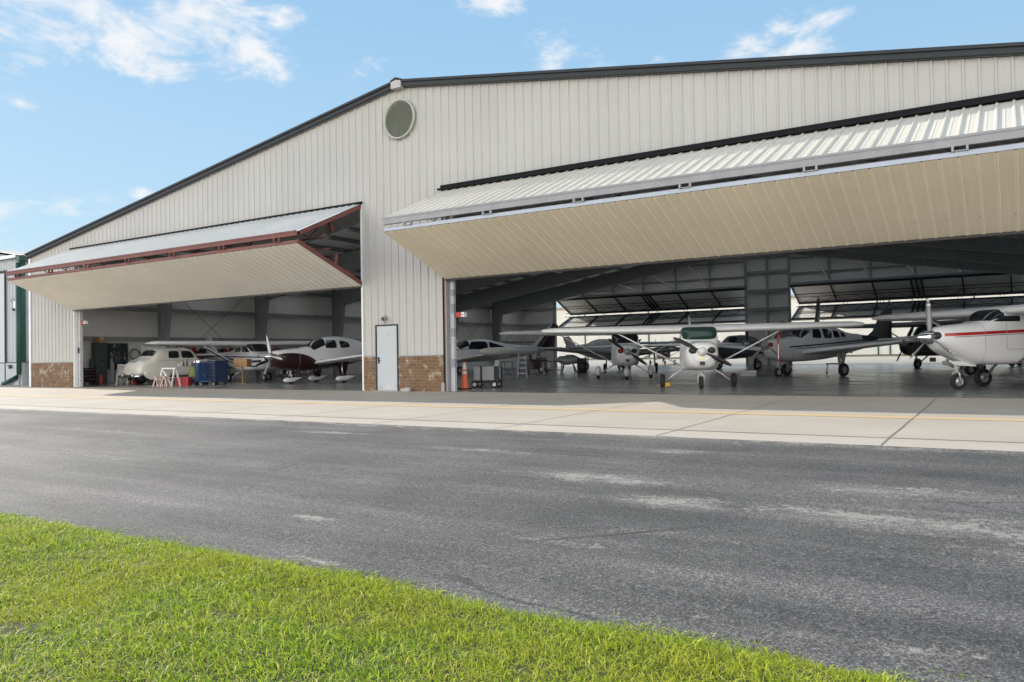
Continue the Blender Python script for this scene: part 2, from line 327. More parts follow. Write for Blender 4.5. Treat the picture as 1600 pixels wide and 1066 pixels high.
# clouds: soft masses in fixed directions of the sky, broken up by noise
cn=g.noise(10,10,.66,vec=g.map(vec=d,scale=(1,1,2.2)),dist=.5); cn2=g.noise(26,6,.6,vec=g.map(vec=d,scale=(1,1,1.7)))
SKYT=.85; EXPO=1.2; STR=.12; q_=1/(STR*2**EXPO)          # sky radiance that shows as a given display value
tot=None
for (dx,dy,dz,r,k) in ((-.83,.42,.37,.085,.85),(-.81,.46,.365,.085,1.0),(-.80,.495,.345,.055,1.1),(-.79,.52,.335,.05,1.1),(-.755,.535,.385,.09,.95),(-.74,.565,.36,.06,.95),(-.725,.595,.35,.042,.9),(-.69,.61,.38,.022,1.0),(-.77,.51,.40,.10,1.0),
        (-.50,.76,.415,.030,1.2),(-.25,.9,.352,.030,.85),(-.22,.91,.362,.030,.9),(-.17,.92,.368,.028,.85),(-.2,.92,.34,.035,.7),(-.46,.82,.345,.045,.42),(-.41,.84,.345,.04,.40),(-.26,.9,.34,.022,.8),
        (-.87,.42,.272,.017,1.0),(-.87,.47,.17,.026,.75),(-.85,.5,.172,.022,.8),(-.83,.53,.19,.014,.9),(-.80,.56,.16,.03,.6),(-.9,.38,.15,.06,.6),(-.64,.69,.345,.014,.35),(.3,.9,.3,.12,.9),(.6,.6,.4,.2,.9),(-.97,.1,.3,.08,.8)):
    v=Vector((dx,dy,dz)).normalized()
    vm=g.new('ShaderNodeVectorMath',operation='SUBTRACT'); g.put(vm.inputs[0],d); vm.inputs[1].default_value=v
    vs=g.new('ShaderNodeVectorMath',operation='MULTIPLY'); g.put(vs.inputs[0],vm.outputs[0]); vs.inputs[1].default_value=(1,1,1.7)
    vl=g.new('ShaderNodeVectorMath',operation='LENGTH'); g.put(vl.inputs[0],vs.outputs[0])
    q=g.m('MULTIPLY',g.m('SUBTRACT',1,g.m('DIVIDE',vl.outputs['Value'],r*1.25)),k)
    tot=q if tot is None else g.m('SMOOTH_MAX',tot,q,.15)
cm=g.step(g.m('ADD',g.m('MAXIMUM',tot,-.8),g.m('ADD',g.m('MULTIPLY',g.m('SUBTRACT',cn,.5),3.6),g.m('MULTIPLY',g.m('SUBTRACT',cn2,.5),1.3))),.05,1.15)
dz_=g.xyz(d)
cloudcol=g.mix(cn2,(.83*q_,.86*q_,.90*q_),(1.02*q_,1.02*q_,1.02*q_))
skyc=g.mix(.94,sky.outputs[0],g.ramp(dz_[2],[(0,(.58*q_,.74*q_,.84*q_)),(.14,(.47*q_,.68*q_,.84*q_)),(.38,(.335*q_,.58*q_,.835*q_)),(1,(.20*q_,.42*q_,.75*q_))]))
mixc=g.mix(g.m('MULTIPLY',cm,.94),skyc,cloudcol)
# unseen bright clouds added behind the camera to light the front wall and interior
fill_clouds=g.m('MULTIPLY',g.step(g.m('SUBTRACT',0,dz_[1]),.02,.30),g.m('SUBTRACT',1,g.step(dz_[2],.34,.66)))
fill_clouds=g.m('MULTIPLY',fill_clouds,g.step(g.noise(3,6,.6,vec=g.map(vec=d,scale=(1,1,1.6))),.30,.50))
mixc=g.mix(fill_clouds,mixc,(3.5*q_,3.35*q_,3.15*q_))
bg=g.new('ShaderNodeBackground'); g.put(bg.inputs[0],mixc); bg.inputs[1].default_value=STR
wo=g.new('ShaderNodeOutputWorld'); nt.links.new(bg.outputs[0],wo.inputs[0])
S.view_settings.view_transform='Standard'; S.view_settings.look='None'; S.view_settings.exposure=EXPO; S.view_settings.gamma=1
S.cycles.use_denoising=True; S.cycles.max_bounces=12; S.cycles.diffuse_bounces=8; S.cycles.glossy_bounces=4; S.cycles.caustics_reflective=False; S.cycles.caustics_refractive=False
S.cycles.sample_clamp_indirect=8

# ------------------------------------------------------------------ ground
def sheet(name,pts,mat,kind='structure'):
    mb=MB(); mb.poly(pts); o=mb.build(name,mat); return tag(o,kind=kind)
sheet('ground',[(-900,-900,-.5),(900,-900,-.5),(900,900,-.5),(-900,900,-.5)],M['lawn'])
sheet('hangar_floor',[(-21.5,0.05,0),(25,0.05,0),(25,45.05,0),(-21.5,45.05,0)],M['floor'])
sheet('apron',[(-70,-9.2,-.1),(70,-9.2,-.1),(70,.05,-.004),(-70,.05,-.004)],M['concrete'])
sheet('side_yard',[(-70,.05,-.006),(-21.5,.05,-.006),(-21.5,60,-.006),(-70,60,-.006)],M['concrete'])
# asphalt as one sheet with a slightly ragged lip over the concrete edge
mb=MB(); rows=[[],[]]
for i in range(561):
    x=-70+i*.25; rows[0].append((x,-9.22+.05*sin(x*1.9)*sin(x*.61)+random.uniform(-.025,.025),-.097)); rows[1].append((x,-16.35,-.33))
mb.grid(rows,0,False); tag(mb.build('asphalt_taxiway',M['asphalt']),kind='structure')
sheet('back_apron',[(-90,45.05,-.004),(110,45.05,-.004),(110,86,.22),(-90,86,.22)],M['concrete'])
sheet('grass_strip',[(-90,86,.216),(110,86,.216),(110,104,.42),(-90,104,.42)],M['lawn'])
def ap(y): return -.004+(y-.05)/9.25*.096
def strip(x0,x1,y0,y1,dz): return [(x0,y0,ap(y0)+dz),(x1,y0,ap(y0)+dz),(x1,y1,ap(y1)+dz),(x0,y1,ap(y1)+dz)]
sheet('yellow_line',strip(-70,70,-5.38,-5.0,.004),M['line'])
for i,x in enumerate((-12.4,-9.35,-6.3,-3.3,-.25,2.8,5.75,8.65,11.3,14.1,17.05,20.1,23.2)):
    mb=MB(); rows=[[],[]]; a=.006
    for k in range(40):
        y=-9.15+k*(8.75/39); xx=x+.004*sin(y*3+i)+.002*sin(y*11)+.35*(-y)/9*(.15); rows[0].append((xx-a-random.uniform(0,.007),y,ap(y)+.005)); rows[1].append((xx+a+random.uniform(0,.007),y,ap(y)+.005))
    mb.grid(rows,0,False); tag(mb.build('expansion_joint',M['joint']),kind='structure')
mb=MB(); rows=[[],[]]
for k in range(200):
    x=-20+k*.22; rows[0].append((x,-8.33-random.uniform(0,.012)+.02*sin(x*.7),ap(-8.3)+.005)); rows[1].append((x,-8.30+random.uniform(0,.012)+.02*sin(x*.7),ap(-8.3)+.005))
mb.grid(rows,0,False); tag(mb.build('expansion_joint',M['joint']),kind='structure')
# lawn, with a gentle lip where it meets the asphalt
def lawnz(x,y):
    t=min(max((-16.0-y)/.35,0),1); return -.345+.05*t*t*(3-2*t)+.012*sin(x*2.1+y)*t+.01*sin(y*3.7-x)*t
mb=MB(); rows=[]
for y in list(np.linspace(-15.9,-20,42))+[-24,-32,-60]:
    rows.append([(x,y,lawnz(x,y) if y>-20.1 else -.30) for x in np.linspace(-40,60,401)])
mb.grid(rows,0,True); tag(mb.build('lawn',M['lawn']),kind='structure')
def grass():
    # dense where the lawn is near, thinner away
    out=[]
    def edge(x): return -16.0+.05*np.sin(x*3.1)+.035*np.sin(x*8.3+1)+.02*np.sin(x*19)
    for (x0,x1,y0,y1,n) in ((11.5,20.5,-18.9,-15.9,200000),(8.5,11.5,-18.7,-15.9,40000),(-3,8.5,-18.5,-15.9,36000),(-30,-3,-18,-15.9,15000)):
        x=RNG.uniform(x0,x1,n); y=RNG.uniform(y0,y1,n); e=edge(x); keep=y<e+RNG.normal(0,.03,n); x,y=x[keep],y[keep]; out.append(np.stack([x,y],1))
    P=np.concatenate(out); n=len(P)
    # bare spots
    cl=np.sin(P[:,0]*2.3+1.7*np.sin(P[:,1]*1.9))*np.sin(P[:,1]*2.9+1.3*np.sin(P[:,0]*1.3))
    bare=np.zeros(n,bool)
    for (bx,by,br) in ((14.95,-17.1,.10),(14.15,-17.75,.15),(15.6,-16.75,.06),(16.7,-16.9,.06)):
        bare|=((P[:,0]-bx)**2+((P[:,1]-by)*1.4)**2<br**2)&(RNG.random(n)<.85)
    P=P[~bare]; cl=cl[~bare]; n=len(P)
    t=np.clip((-16.0-P[:,1])/.35,0,1); z=-.345+.05*t*t*(3-2*t)+.012*np.sin(P[:,0]*2.1+P[:,1])*t+.01*np.sin(P[:,1]*3.7-P[:,0])*t-.006
    cl2=np.sin(P[:,0]*9.1+2*np.sin(P[:,1]*7.3))*np.sin(P[:,1]*10.7+1.5*np.sin(P[:,0]*6.1)); h=RNG.gamma(5,.0064,n)*(1+.3*cl+.4*cl2)+.014; h=np.clip(h,.012,.085)
    far=np.clip((9-P[:,0])/10,0,1); wd=RNG.uniform(.0015,.0035,n)*(1+2.0*far)
    az=RNG.uniform(0,2*pi,n); la=RNG.normal(R(200),1.5,n)+cl*1.2+cl2*1.2; lean=RNG.uniform(.4,2.1,n)
    sx,sy=np.cos(az)*wd,np.sin(az)*wd; lx,ly=np.cos(la)*h*lean,np.sin(la)*h*lean
    V=np.zeros((n,5,3))
    V[:,0]=np.stack([P[:,0]-sx,P[:,1]-sy,z],1); V[:,1]=np.stack([P[:,0]+sx,P[:,1]+sy,z],1)
    mx,my,mz=P[:,0]+lx*.35,P[:,1]+ly*.35,z+h*np.maximum(.2,.66-.14*lean)
    V[:,2]=np.stack([mx-sx*.8,my-sy*.8,mz],1); V[:,3]=np.stack([mx+sx*.8,my+sy*.8,mz],1)
    V[:,4]=np.stack([P[:,0]+lx,P[:,1]+ly,z+h*np.maximum(.10,1-.40*lean)],1)
    idx=np.arange(n)*5
    loops=np.stack([idx,idx+1,idx+3,idx+2,idx+2,idx+3,idx+4],1).ravel()
    st=np.stack([np.arange(n)*7,np.arange(n)*7+4],1).ravel(); tt=np.tile([4,3],n)
    me=bpy.data.meshes.new('grass'); me.vertices.add(n*5); me.vertices.foreach_set('co',V.ravel()); me.loops.add(len(loops)); me.loops.foreach_set('vertex_index',loops.astype(np.int32))
    me.polygons.add(2*n); me.polygons.foreach_set('loop_start',st.astype(np.int32)); me.polygons.foreach_set('loop_total',tt.astype(np.int32)); me.update(calc_edges=True); me.materials.append(M['grass'])
    o=bpy.data.objects.new('grass',me); COL.objects.link(o); tag(o,kind='stuff')
grass()

# ------------------------------------------------------------------ the hangar
XC,XL,XR,YB=1.75,-21.64,25.14,45.1
SL=.157
def zr(x): return 9.90-SL*abs(x-XC)           # top of the wall sheet, below the rake trim
HZ=6.33; LB=(-17.83,0.0); RB=(3.49,21.32)     # door bays
hangar=empty('hangar','large white metal aircraft hangar with gable roof and two raised folding doors','hangar')
def part(name,mb,mat,par=None,**k): return mb.build(name,mat,par or hangar,**k)
PROF=((0,0),(.018,.034),(.050,.034),(.068,0),(.165,0),(.173,.006),(.187,.006),(.195,0))
def usamples(u0,u1,cuts=(),pitch=.3048):
    us=[]
    k=math.floor(u0/pitch)-1
    while k*pitch<u1+pitch:
        for a,o in PROF: us.append((k*pitch+a,o))
        k+=1
    xs=[p[0] for p in us]; os_=[p[1] for p in us]
    def off(u): return float(np.interp(u,xs,os_))
    S_=[u0]+[u for u in xs if u0<u<u1]+[u1]
    return [(u,off(u)) for u in S_]
def wallsheet(mb,u0,u1,zlo,zhi,fn,mat=0,crease=None):
    """ribbed sheet; fn(u,off,z)->point"""
    us=usamples(u0,u1)
    if crease is not None and u0<crease<u1: us=sorted(us+[(crease,0)])
    rows=[[fn(u,o,zlo(u)) for u,o in us],[fn(u,o,zhi(u)) for u,o in us]]
    mb.grid(rows,mat,False)
# front wall
fr=lambda u,o,z:(u,-o-.01,z)
mb=MB(); K=lambda c:(lambda u:c)
wallsheet(mb,XL,LB[0],K(1.14),zr,fr); wallsheet(mb,LB[0],LB[1],K(HZ),zr,fr,crease=None)
wallsheet(mb,0.0,.555,K(1.14),zr,fr); wallsheet(mb,.555,1.535,K(2.19),zr,fr,); wallsheet(mb,1.535,RB[0],K(1.14),zr,fr,crease=XC)
wallsheet(mb,RB[0],RB[1],K(HZ),zr,fr); wallsheet(mb,RB[1],XR,K(1.14),zr,fr)
part('front_wall',mb,M['siding'])
# brick wainscot panels, capped with a thin ledge
for (a,b) in ((XL,LB[0]-.03),(.02,.55),(1.54,RB[0]-.10),(RB[1]+.1,XR)):
    mb=MB(); mb.box(a,b,-.055,.12,-.02,1.13); part('brick_wainscot',mb,M['brick'])
    mb=MB(); mb.box(a,b,-.075,.0,1.13,1.165); part('wainscot_cap',mb,M['girt'])
# inner lining of the front wall, so no daylight leaks
mb=MB()
for (a,b,z0) in ((XL,LB[0]-.02,0),(LB[0]-.02,LB[1]+.02,HZ),(0.02,.55,0),(.55,1.54,2.2),(1.54,RB[0]-.02,0),(RB[0]-.02,RB[1]+.02,HZ),(RB[1]+.02,XR,0)):
    n=2 if not(a<XC<b) else 3; xs=[a,b] if n==2 else [a,XC,b]
    pts=[(x,.13,z0) for x in xs[:1]+xs[-1:]]+[(x,.13,zr(x)-.02) for x in xs[::-1]]
    mb.prism(pts,(0,.05,0))
part('wall_lining',mb,M['inwall'])
# side walls
for sx,x in ((1,XL),(-1,XR)):
    mb=MB(); mb.box(min(x,x+sx*.08),max(x,x+sx*.08),.12,YB-.001,0,zr(x)+.02); part('side_wall',mb,M['inwall'])
for (sg,x) in ((1,XL+.09),(-1,XR-.09)):
    for z in (2.25,3.85,5.35):
        mb=MB(); a,b=sorted((x,x+sg*.2)); mb.box(a,b,.2,YB-.3,z,z+.07); a,b=sorted((x+sg*.2,x+sg*.22)); mb.box(a,b,.2,YB-.3,z-.02,z+.2); part('girt',mb,M['girt'])
FY=[6.6,13.2,19.8,26.4,33.0,39.6]
def frame(Y):
    for sg in (1,-1):                         # left half, right half
        xe=XL+.32 if sg==1 else XR-.32
        P=lambda x,z:(x,Y,z)
        X=lambda a: xe+sg*a
        # column: web + two flanges, tapering outward to the knee
        mb=MB(); zt=zr(xe)-.25; zk=zt-1.0
        def plate(p0,p1,w,t): mb.bar(p0,p1,w,t,up=(0,1,0))
        mb.prism([P(X(0),0),P(X(.34),0),P(X(1.05),zk),P(X(1.05),zt+.1),P(X(0),zt)],(0,.012,0))
        mb.bar(P(X(0),0),P(X(0),zt),.02,.26,up=(0,1,0)); mb.bar(P(X(.34),0),P(X(1.05),zk),.02,.26,up=(0,1,0))
        part('column',mb,M['frame'])
        mb=MB(); zo=lambda x: zr(x)-.36; dep=lambda x: .85+.45*min(1,abs(x-XC)/21)
        xa,xb=X(1.06),XC
        top=[P(xa,zo(xa)),P(xb,zo(xb))]; bot=[P(xa,zo(xa)-dep(xa)),P(xb,zo(xb)-dep(xb))]
        mb.prism([top[0],top[1],bot[1],bot[0]],(0,.012,0)); mb.bar(top[0],top[1],.26,.02); mb.bar(bot[0],bot[1],.26,.022)
        for k in range(1,7):
            x=xa+(xb-xa)*k/7; mb.bar(P(x,zo(x)),P(x,zo(x)-dep(x)),.10,.012,up=(0,1,0))
        part('rafter',mb,M['frame'])
for Y in FY: frame(Y)
# purlins and roof
for sg in (1,-1):
    for k in range(14):
        x=XC+sg*(.5+k*1.66)
        if not XL<x<XR: continue
        z=zr(x)-.33; mb=MB(); mb.box(x-.01,x+.01,.2,YB-.2,z,z+.22); mb.box(x-.07,x+.01,.2,YB-.2,z+.2,z+.22); part('purlin',mb,M['girt'])
# roof: sheeted bays; partly inferred translucent skylights added in every bay to light the interior
m_,nt_,b_,o_=nmat('added_fibreglass_skylight'); g_=N(nt_); tr_=g_.new('ShaderNodeBsdfTranslucent'); nt_.links.new(g_.ramp(g_.noise(1.2,4,.6),[(.3,tuple(v*SKYT for v in (.95,.97,.96))),(.7,(SKYT*1.1,SKYT*1.1,SKYT*1.08))]),tr_.inputs[0]); nt_.links.new(tr_.outputs[0],o_.inputs[0]); M['added_skylight']=m_
bands=[(1.6,2.7)]+[(y+2.2,y+3.3) for y in FY]
edges=[-.10]+[v for b in bands for v in b]+[YB+.10]
for sg,xe in ((-1,XL-.12),(1,XR+.12)):
    for k in range(0,len(edges),2):
        y0,y1=edges[k],edges[k+1]
        us=usamples(y0,y1); mb=MB(); mb.grid([[(XC,u,zr(XC)+.20+o) for u,o in us],[(xe,u,zr(xe)+.20+o) for u,o in us]],0,False)
        mb.prism([(XC,y0,zr(XC)+.02),(xe,y0,zr(xe)+.02),(xe,y0,zr(xe)+.19),(XC,y0,zr(XC)+.19)],(0,y1-y0,0)); part('roof_panel',mb,M['roof'])
        a,b=max(y0,.14),min(y1,YB-.16); mb=MB(); z0,z1=zr(XC)-.10,zr(xe)-.10
        mb.prism([(XC,a,z0),(xe,a,z1),(xe,a,z1+.03),(XC,a,z0+.03)],(0,b-a,0)); part('ceiling_panel',mb,M['ceil'])
    for (y0,y1) in bands:
        us=usamples(y0-.05,y1+.05); mb=MB(); mb.grid([[(XC,u,zr(XC)+.245+o) for u,o in us],[(xe,u,zr(xe)+.245+o) for u,o in us]],0,False); part('added_skylight',mb,M['added_skylight'])
# rake trim on both gables: stepped charcoal flashing, outer lip proud
for y0,y1 in ((-.19,-.05),(YB+.05,YB+.19)):
    for sg,xe in ((-1,XL-.16),(1,XR+.16)):
        x0=XC+sg*.20
        mb=MB(); mb.prism([(x0,y0,zr(x0)+.02),(xe,y0,zr(xe)+.02),(xe,y0,zr(xe)+.15),(x0,y0,zr(x0)+.15)],(0,y1-y0,0))
        a,b=(y0-.05,y1) if y0<0 else (y0,y1+.05)
        mb.prism([(x0,a,zr(x0)+.155),(xe,a,zr(xe)+.155),(xe,a,zr(xe)+.23),(x0,a,zr(x0)+.23)],(0,b-a,0))
        part('rake_trim',mb,M['charcoal'],fix=True)
mb=MB(); a=.205; mb.prism([(XC-a,-.25,zr(XC-a)-.02),(XC+a,-.25,zr(XC+a)-.02),(XC+a,-.25,zr(XC+a)+.20),(XC,-.25,zr(XC)+.21),(XC-a,-.25,zr(XC-a)+.20)],(0,.24,0)); part('ridge_plate',mb,M['siding'],fix=True)
mb=MB(); mb.prism([(XC-a-.02,-.26,zr(XC-a)+.21),(XC,-.26,zr(XC)+.235),(XC+a+.02,-.26,zr(XC+a)+.21),(XC+a+.02,-.26,zr(XC+a)+.25),(XC,-.26,zr(XC)+.30),(XC-a-.02,-.26,zr(XC-a)+.25)],(0,YB+.5,0)); part('ridge_cap',mb,M['charcoal'],fix=True)
# eave gutter + corner trims
mb=MB(); mb.box(XL-.30,XL-.14,-.1,YB,zr(XL)-.1,zr(XL)+.08); part('gutter',mb,M['charcoal'])
for x in (XL,XR):
    mb=MB(); mb.box(x-.10,x+.05,-.085,-.057,0,zr(x)-.04); mb.box(x-.10,x-.055,-.057,.12,0,zr(x)-.04); part('corner_trim',mb,M['white'])
# round louvred vent
vent=MB(); vent.lathe([(.60,-.02),(.655,-.02),(.655,.09),(.60,.09),(.585,.05),(.585,-.02)],(XC,-.045,8.87),axis=(0,-1,0),n=48); vp=part('round_vent',vent,M['vent'])
vl=MB()
for k in range(-17,18):
    z=k*.033; hw=math.sqrt(max(.58**2-z*z,0))
    if hw>.05: vl.add([(XC-hw,-.060,8.87+z),(XC+hw,-.060,8.87+z),(XC+hw,-.095,8.87+z-.024),(XC-hw,-.095,8.87+z-.024)],[(0,1,2,3)])
vl.lathe([(.0001,-.02),(.59,-.02)],(XC,-.06,8.87),axis=(0,-1,0),n=32); part('vent_louvres',vl,M['vent'],vp)
# people door
dr=MB(); dr.box(.615,1.475,-.05,.0,.015,2.14); ed=part('entry_door',dr,M['doorwhite'],bevel=.004)
mb=MB(); mb.box(.555,.610,-.065,.13,0,2.19); mb.box(1.480,1.535,-.065,.13,0,2.19); mb.box(.610,1.480,-.065,.13,2.145,2.19); part('door_frame',mb,M['charcoal'],ed)
mb=MB(); mb.box(.655,.715,-.062,-.05,.90,1.12); mb.tube([(.685,-.06,1.0),(.685,-.11,1.0),(.80,-.115,1.0)],.012); mb.lathe([(.001,0),(.025,0),(.025,.03),(.001,.03)],(.685,-.062,1.08),axis=(0,-1,0),n=14); part('door_handle',mb,M['black'],ed)
mb=MB(); mb.prism([(1.07,-.053,1.83),(1.10,-.053,1.82),(1.17,-.053,1.89),(1.14,-.053,1.90)],(0,-.004,0)); part('door_decal',mb,M['greysteel'],ed)
mb=MB(); mb.box(.50,1.60,-.16,.10,-.02,.012); part('door_sill',mb,M['concblk'])
for z in (.25,1.05,1.88): mb=MB(); mb.tube([(1.48,-.062,z),(1.48,-.062,z+.11)],.011,8); part('door_hinge',mb,M['greysteel'],ed)
mb=MB(); mb.box(.64,1.45,-.054,-.0505,.04,.24); part('kick_plate',mb,M['postgrey'],ed)
# wall lamp above it
mb=MB(); mb.box(.97,1.03,-.09,-.01,2.36,2.48); mb.lathe([(.001,0),(.05,.01),(.07,.06),(.075,.15),(.06,.155)],(1.0,-.08,2.42),axis=(.25,-.9,-.35),n=16); mb.tube([(.95,-.05,2.44),(.95,-.05,2.22)],.008); part('wall_lamp',mb,M['greybox'])

# ---- bi-fold doors
def bifold(bay,Yw,sy,m_up,m_lo,m_frame,m_beam,band,inner):
    """Yw wall plane, sy -1 opens to the front / +1 to the back"""
    x0,x1=bay; root=MB(); 
    D=2.88; zf_u,zf_l,zb=5.03,4.66,3.53
    Y=lambda d: Yw+sy*d
    H=.02
    # header band over the hinge
    bx=MB(); a,b=sorted((Y(H),Y(H+band[1]))); bx.box(x0-.05,x1+.05,a,b,HZ-.02,HZ+band[0]); bx2=sorted((Y(H+band[1]),Y(H+band[1]+.07))); bx.box(x0-.12,x1+.08,bx2[0],bx2[1],HZ-.03,HZ+.03)
    door=part('bifold_door',bx,M['blacktrim'])
    def leaf(dA,zA,dB,zB,name,mat,flip):
        A=Vector((0,Y(dA),zA)); B=Vector((0,Y(dB),zB)); t=(B-A).normalized(); n=Vector((0,-t.z,t.y)) 
        if n.dot(Vector((0,sy,.9 if not flip else -.9)))<0: n=-n      # outward
        L=(B-A).length
        mb=MB(); us=usamples(x0,x1)
        rk=.55 if flip else 1.0; rows=[[A+t*(s*L)+n*(o*rk)+Vector((u,0,0)) for u,o in us] for s in (0,1)]
        mb.grid(rows,0,False)
        lf=part(name,mb,mat,door)
        # perimeter tubes and inner members sit behind the sheet
        q=lambda u,s,dd: A+t*(s*L)-n*dd+Vector((u,0,0))
        fm=MB()
        for u in (x0+.05,x1-.05): fm.bar(q(u,0,.075),q(u,1,.075),.10,.13,up=n)
        fm.bar(q(x0+.1,.015,.075),q(x1-.1,.015,.075),.08,.12,up=n); fm.bar(q(x0+.1,.985,.075),q(x1-.1,.985,.075),.08,.12,up=n)
        part('leaf_frame',fm,m_frame,lf)
        st=MB(); nst=6; xs=[x0+(x1-x0)*k/nst for k in range(1,nst)]
        for u in xs: st.bar(q(u,.03,.075),q(u,.97,.075),.09,.12,up=n)
        st.bar(q((x0+x1)/2-.35,.03,.075),q((x0+x1)/2-.35,.97,.075),.10,.14,up=n); st.bar(q((x0+x1)/2+.35,.03,.075),q((x0+x1)/2+.35,.97,.075),.10,.14,up=n)
        st.bar(q(x0+.1,.5,.03),q(x1-.1,.5,.03),.04,.04,up=n)
        part('leaf_stud',st,inner or m_frame,lf)
        # truss standing off the inner face
        tr=MB(); s=.62 if not flip else .55; nb=24
        hi=[q(x0+.1+(x1-x0-.2)*k/nb,s,.50 if k%2 else .09) for k in range(nb+1)]
        for a_,b_ in zip(hi[:-1],hi[1:]): tr.bar(a_,b_,.028,.028)
        tr.bar(q(x0+.1,s,.55),q(x1-.1,s,.55),.045,.045); tr.bar(q(x0+.1,s,.09),q(x1-.1,s,.09),.045,.045)
        part('leaf_truss',tr,inner or m_frame,lf)
        return q
    q1=leaf(.05,HZ-.03,D,zf_u,'upper_leaf',m_up,False)
    q2=leaf(.05,zb,D,zf_l,'lower_leaf',m_lo,True)
    bm_=MB(); a,b=sorted((Y(D-.10),Y(D+.03))); hb_=.10 if inner else (.17 if m_frame is not M['oxide'] else .13); bm_.box(x0,x1,a,b,zf_u-hb_,zf_u-.012); a,b=sorted((Y(D+.03),Y(D+.045))); bm_.box(x0,x1,a,b,zf_u-.02,zf_u+.03); part('fold_beam',bm_,m_frame,door)
    bm_=MB(); a,b=sorted((Y(D-.13),Y(D-.01))); lh_=.03 if inner else .10; bm_.box(x0+.02,x1-.02,a,b,zf_l+.012,zf_l+lh_); part('fold_beam',bm_,m_beam,door)
    for k in range(7):
        hb=MB()
        u=x0+.9+(x1-x0-1.8)*k/6
        for s in (-.12,.12): a,b=sorted((Y(D-.02),Y(D+.05))); hb.box(u+s-.02,u+s+.02,a,b,zf_l+lh_+.003,zf_u-hb_-.003)
        a,b=sorted((Y(D-.01),Y(D+.03))); hb.box(u-.12,u+.12,a,b,zf_l+lh_+.003,zf_l+lh_+.02)
        part('hinge_bracket',hb,M['greybox'] if m_frame is not M['oxide'] else M['oxide'],door)
    sl=MB(); a,b=sorted((Y(.0),Y(.07))); sl.box(x0+.02,x1-.02,a,b,zb-.06,zb-.01); part('door_seal',sl,M['black'],door)
    return door
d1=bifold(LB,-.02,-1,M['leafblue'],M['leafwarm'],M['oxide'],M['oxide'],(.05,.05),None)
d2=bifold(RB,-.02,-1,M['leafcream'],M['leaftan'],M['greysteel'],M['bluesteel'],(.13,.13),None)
M['darkframe']=paint('dark_door_truss_steel',(.07,.072,.08),.6)
d3=bifold(LB,YB+.02,1,M['inleaf'],M['inleaf'],M['darkframe'],M['darkframe'],(.10,.05),M['darkframe'])
d4=bifold(RB,YB+.02,1,M['inleaf'],M['inleaf'],M['darkframe'],M['darkframe'],(.10,.05),M['darkframe'])
# lifting arms at the open end of the left door (red stubs)
mb=MB()
mb.tube([(-.35,-1.20,5.62),(-.35,-1.05,5.25)],.07); mb.tube([(-.35,-.9,4.55),(-.35,-.95,4.05)],.07); mb.bar((-.3,-.45,3.95),(-.3,.05,3.75),.08,.08); mb.bar((-.3,-.7,4.02),(-.3,-.1,4.0),.06,.06); part('door_arm',mb,M['oxide'],d1)
# jamb posts, flashings
def post(x0,x1,y0,y1,mat,h=HZ): mb=MB(); mb.box(x0,x1,y0,y1,0,h); return part('jamb_post',mb,mat,bevel=.006)
post(RB[0]+.05,RB[0]+.20,.10,.22,M['postgrey']); post(LB[0]+.08,LB[0]+.24,.10,.24,M['postgrey']); post(LB[1]-.05,LB[1]-.005,.05,.2,M['postgrey']); post(RB[1]-.33,RB[1]-.05,.10,.40,M['postgrey'])
for (a,b,mm) in ((RB[0]-.10,RB[0]-.045,M['blacktrim']),(RB[0]-.035,RB[0]+.005,M['brown']),(RB[0]+.008,RB[0]+.045,M['greysteel']),(LB[1]-.045,LB[1]+.015,M['white']),(LB[0]-.03,LB[0]-.0,M['blacktrim']),(LB[0]+.0,LB[0]+.07,M['white'])):
    mb=MB(); mb.box(a,b,-.07,.09,0,HZ-.05); part('jamb_trim',mb,mm)
mb=MB(); mb.box(RB[0]-.18,RB[0]-.06,-.10,-.02,0,.28); part('jamb_guard',mb,M['greysteel'])
for z0,z1 in ((.75,1.02),(1.72,1.98),(2.45,2.75),(3.0,3.2)):
    mb=MB(); mb.box(RB[0]+.09,RB[0]+.203,.096,.2,z0,z1); part('tape_patch',mb,M['tape'])
# red alarm horn on the right jamb, twin on the left one
for (x,y,z) in ((RB[0]+.20,.14,2.40),(LB[0]+.24,.15,2.95)):
    mb=MB(); mb.box(x,x+.12,y+.03,y+.07,z-.015,z+.015); mb.box(x+.08,x+.28,y-.05,y+.12,z-.085,z+.075); hn=part('alarm_horn',mb,M['red'],bevel=.01)
    mb=MB(); mb.box(x+.285,x+.40,y-.045,y+.11,z-.08,z+.07); part('horn_face',mb,M['white'],hn,bevel=.01); mb=MB(); mb.lathe([(.001,0),(.035,0),(.03,.01)],(x+.345,y-.046,z),axis=(0,-1,0),n=12); part('horn_grille',mb,M['greybox'],hn)
mb=MB(); mb.box(LB[0]+.12,LB[0]+.20,.06,.10,1.55,1.80); part('switch_box',mb,M['black'])
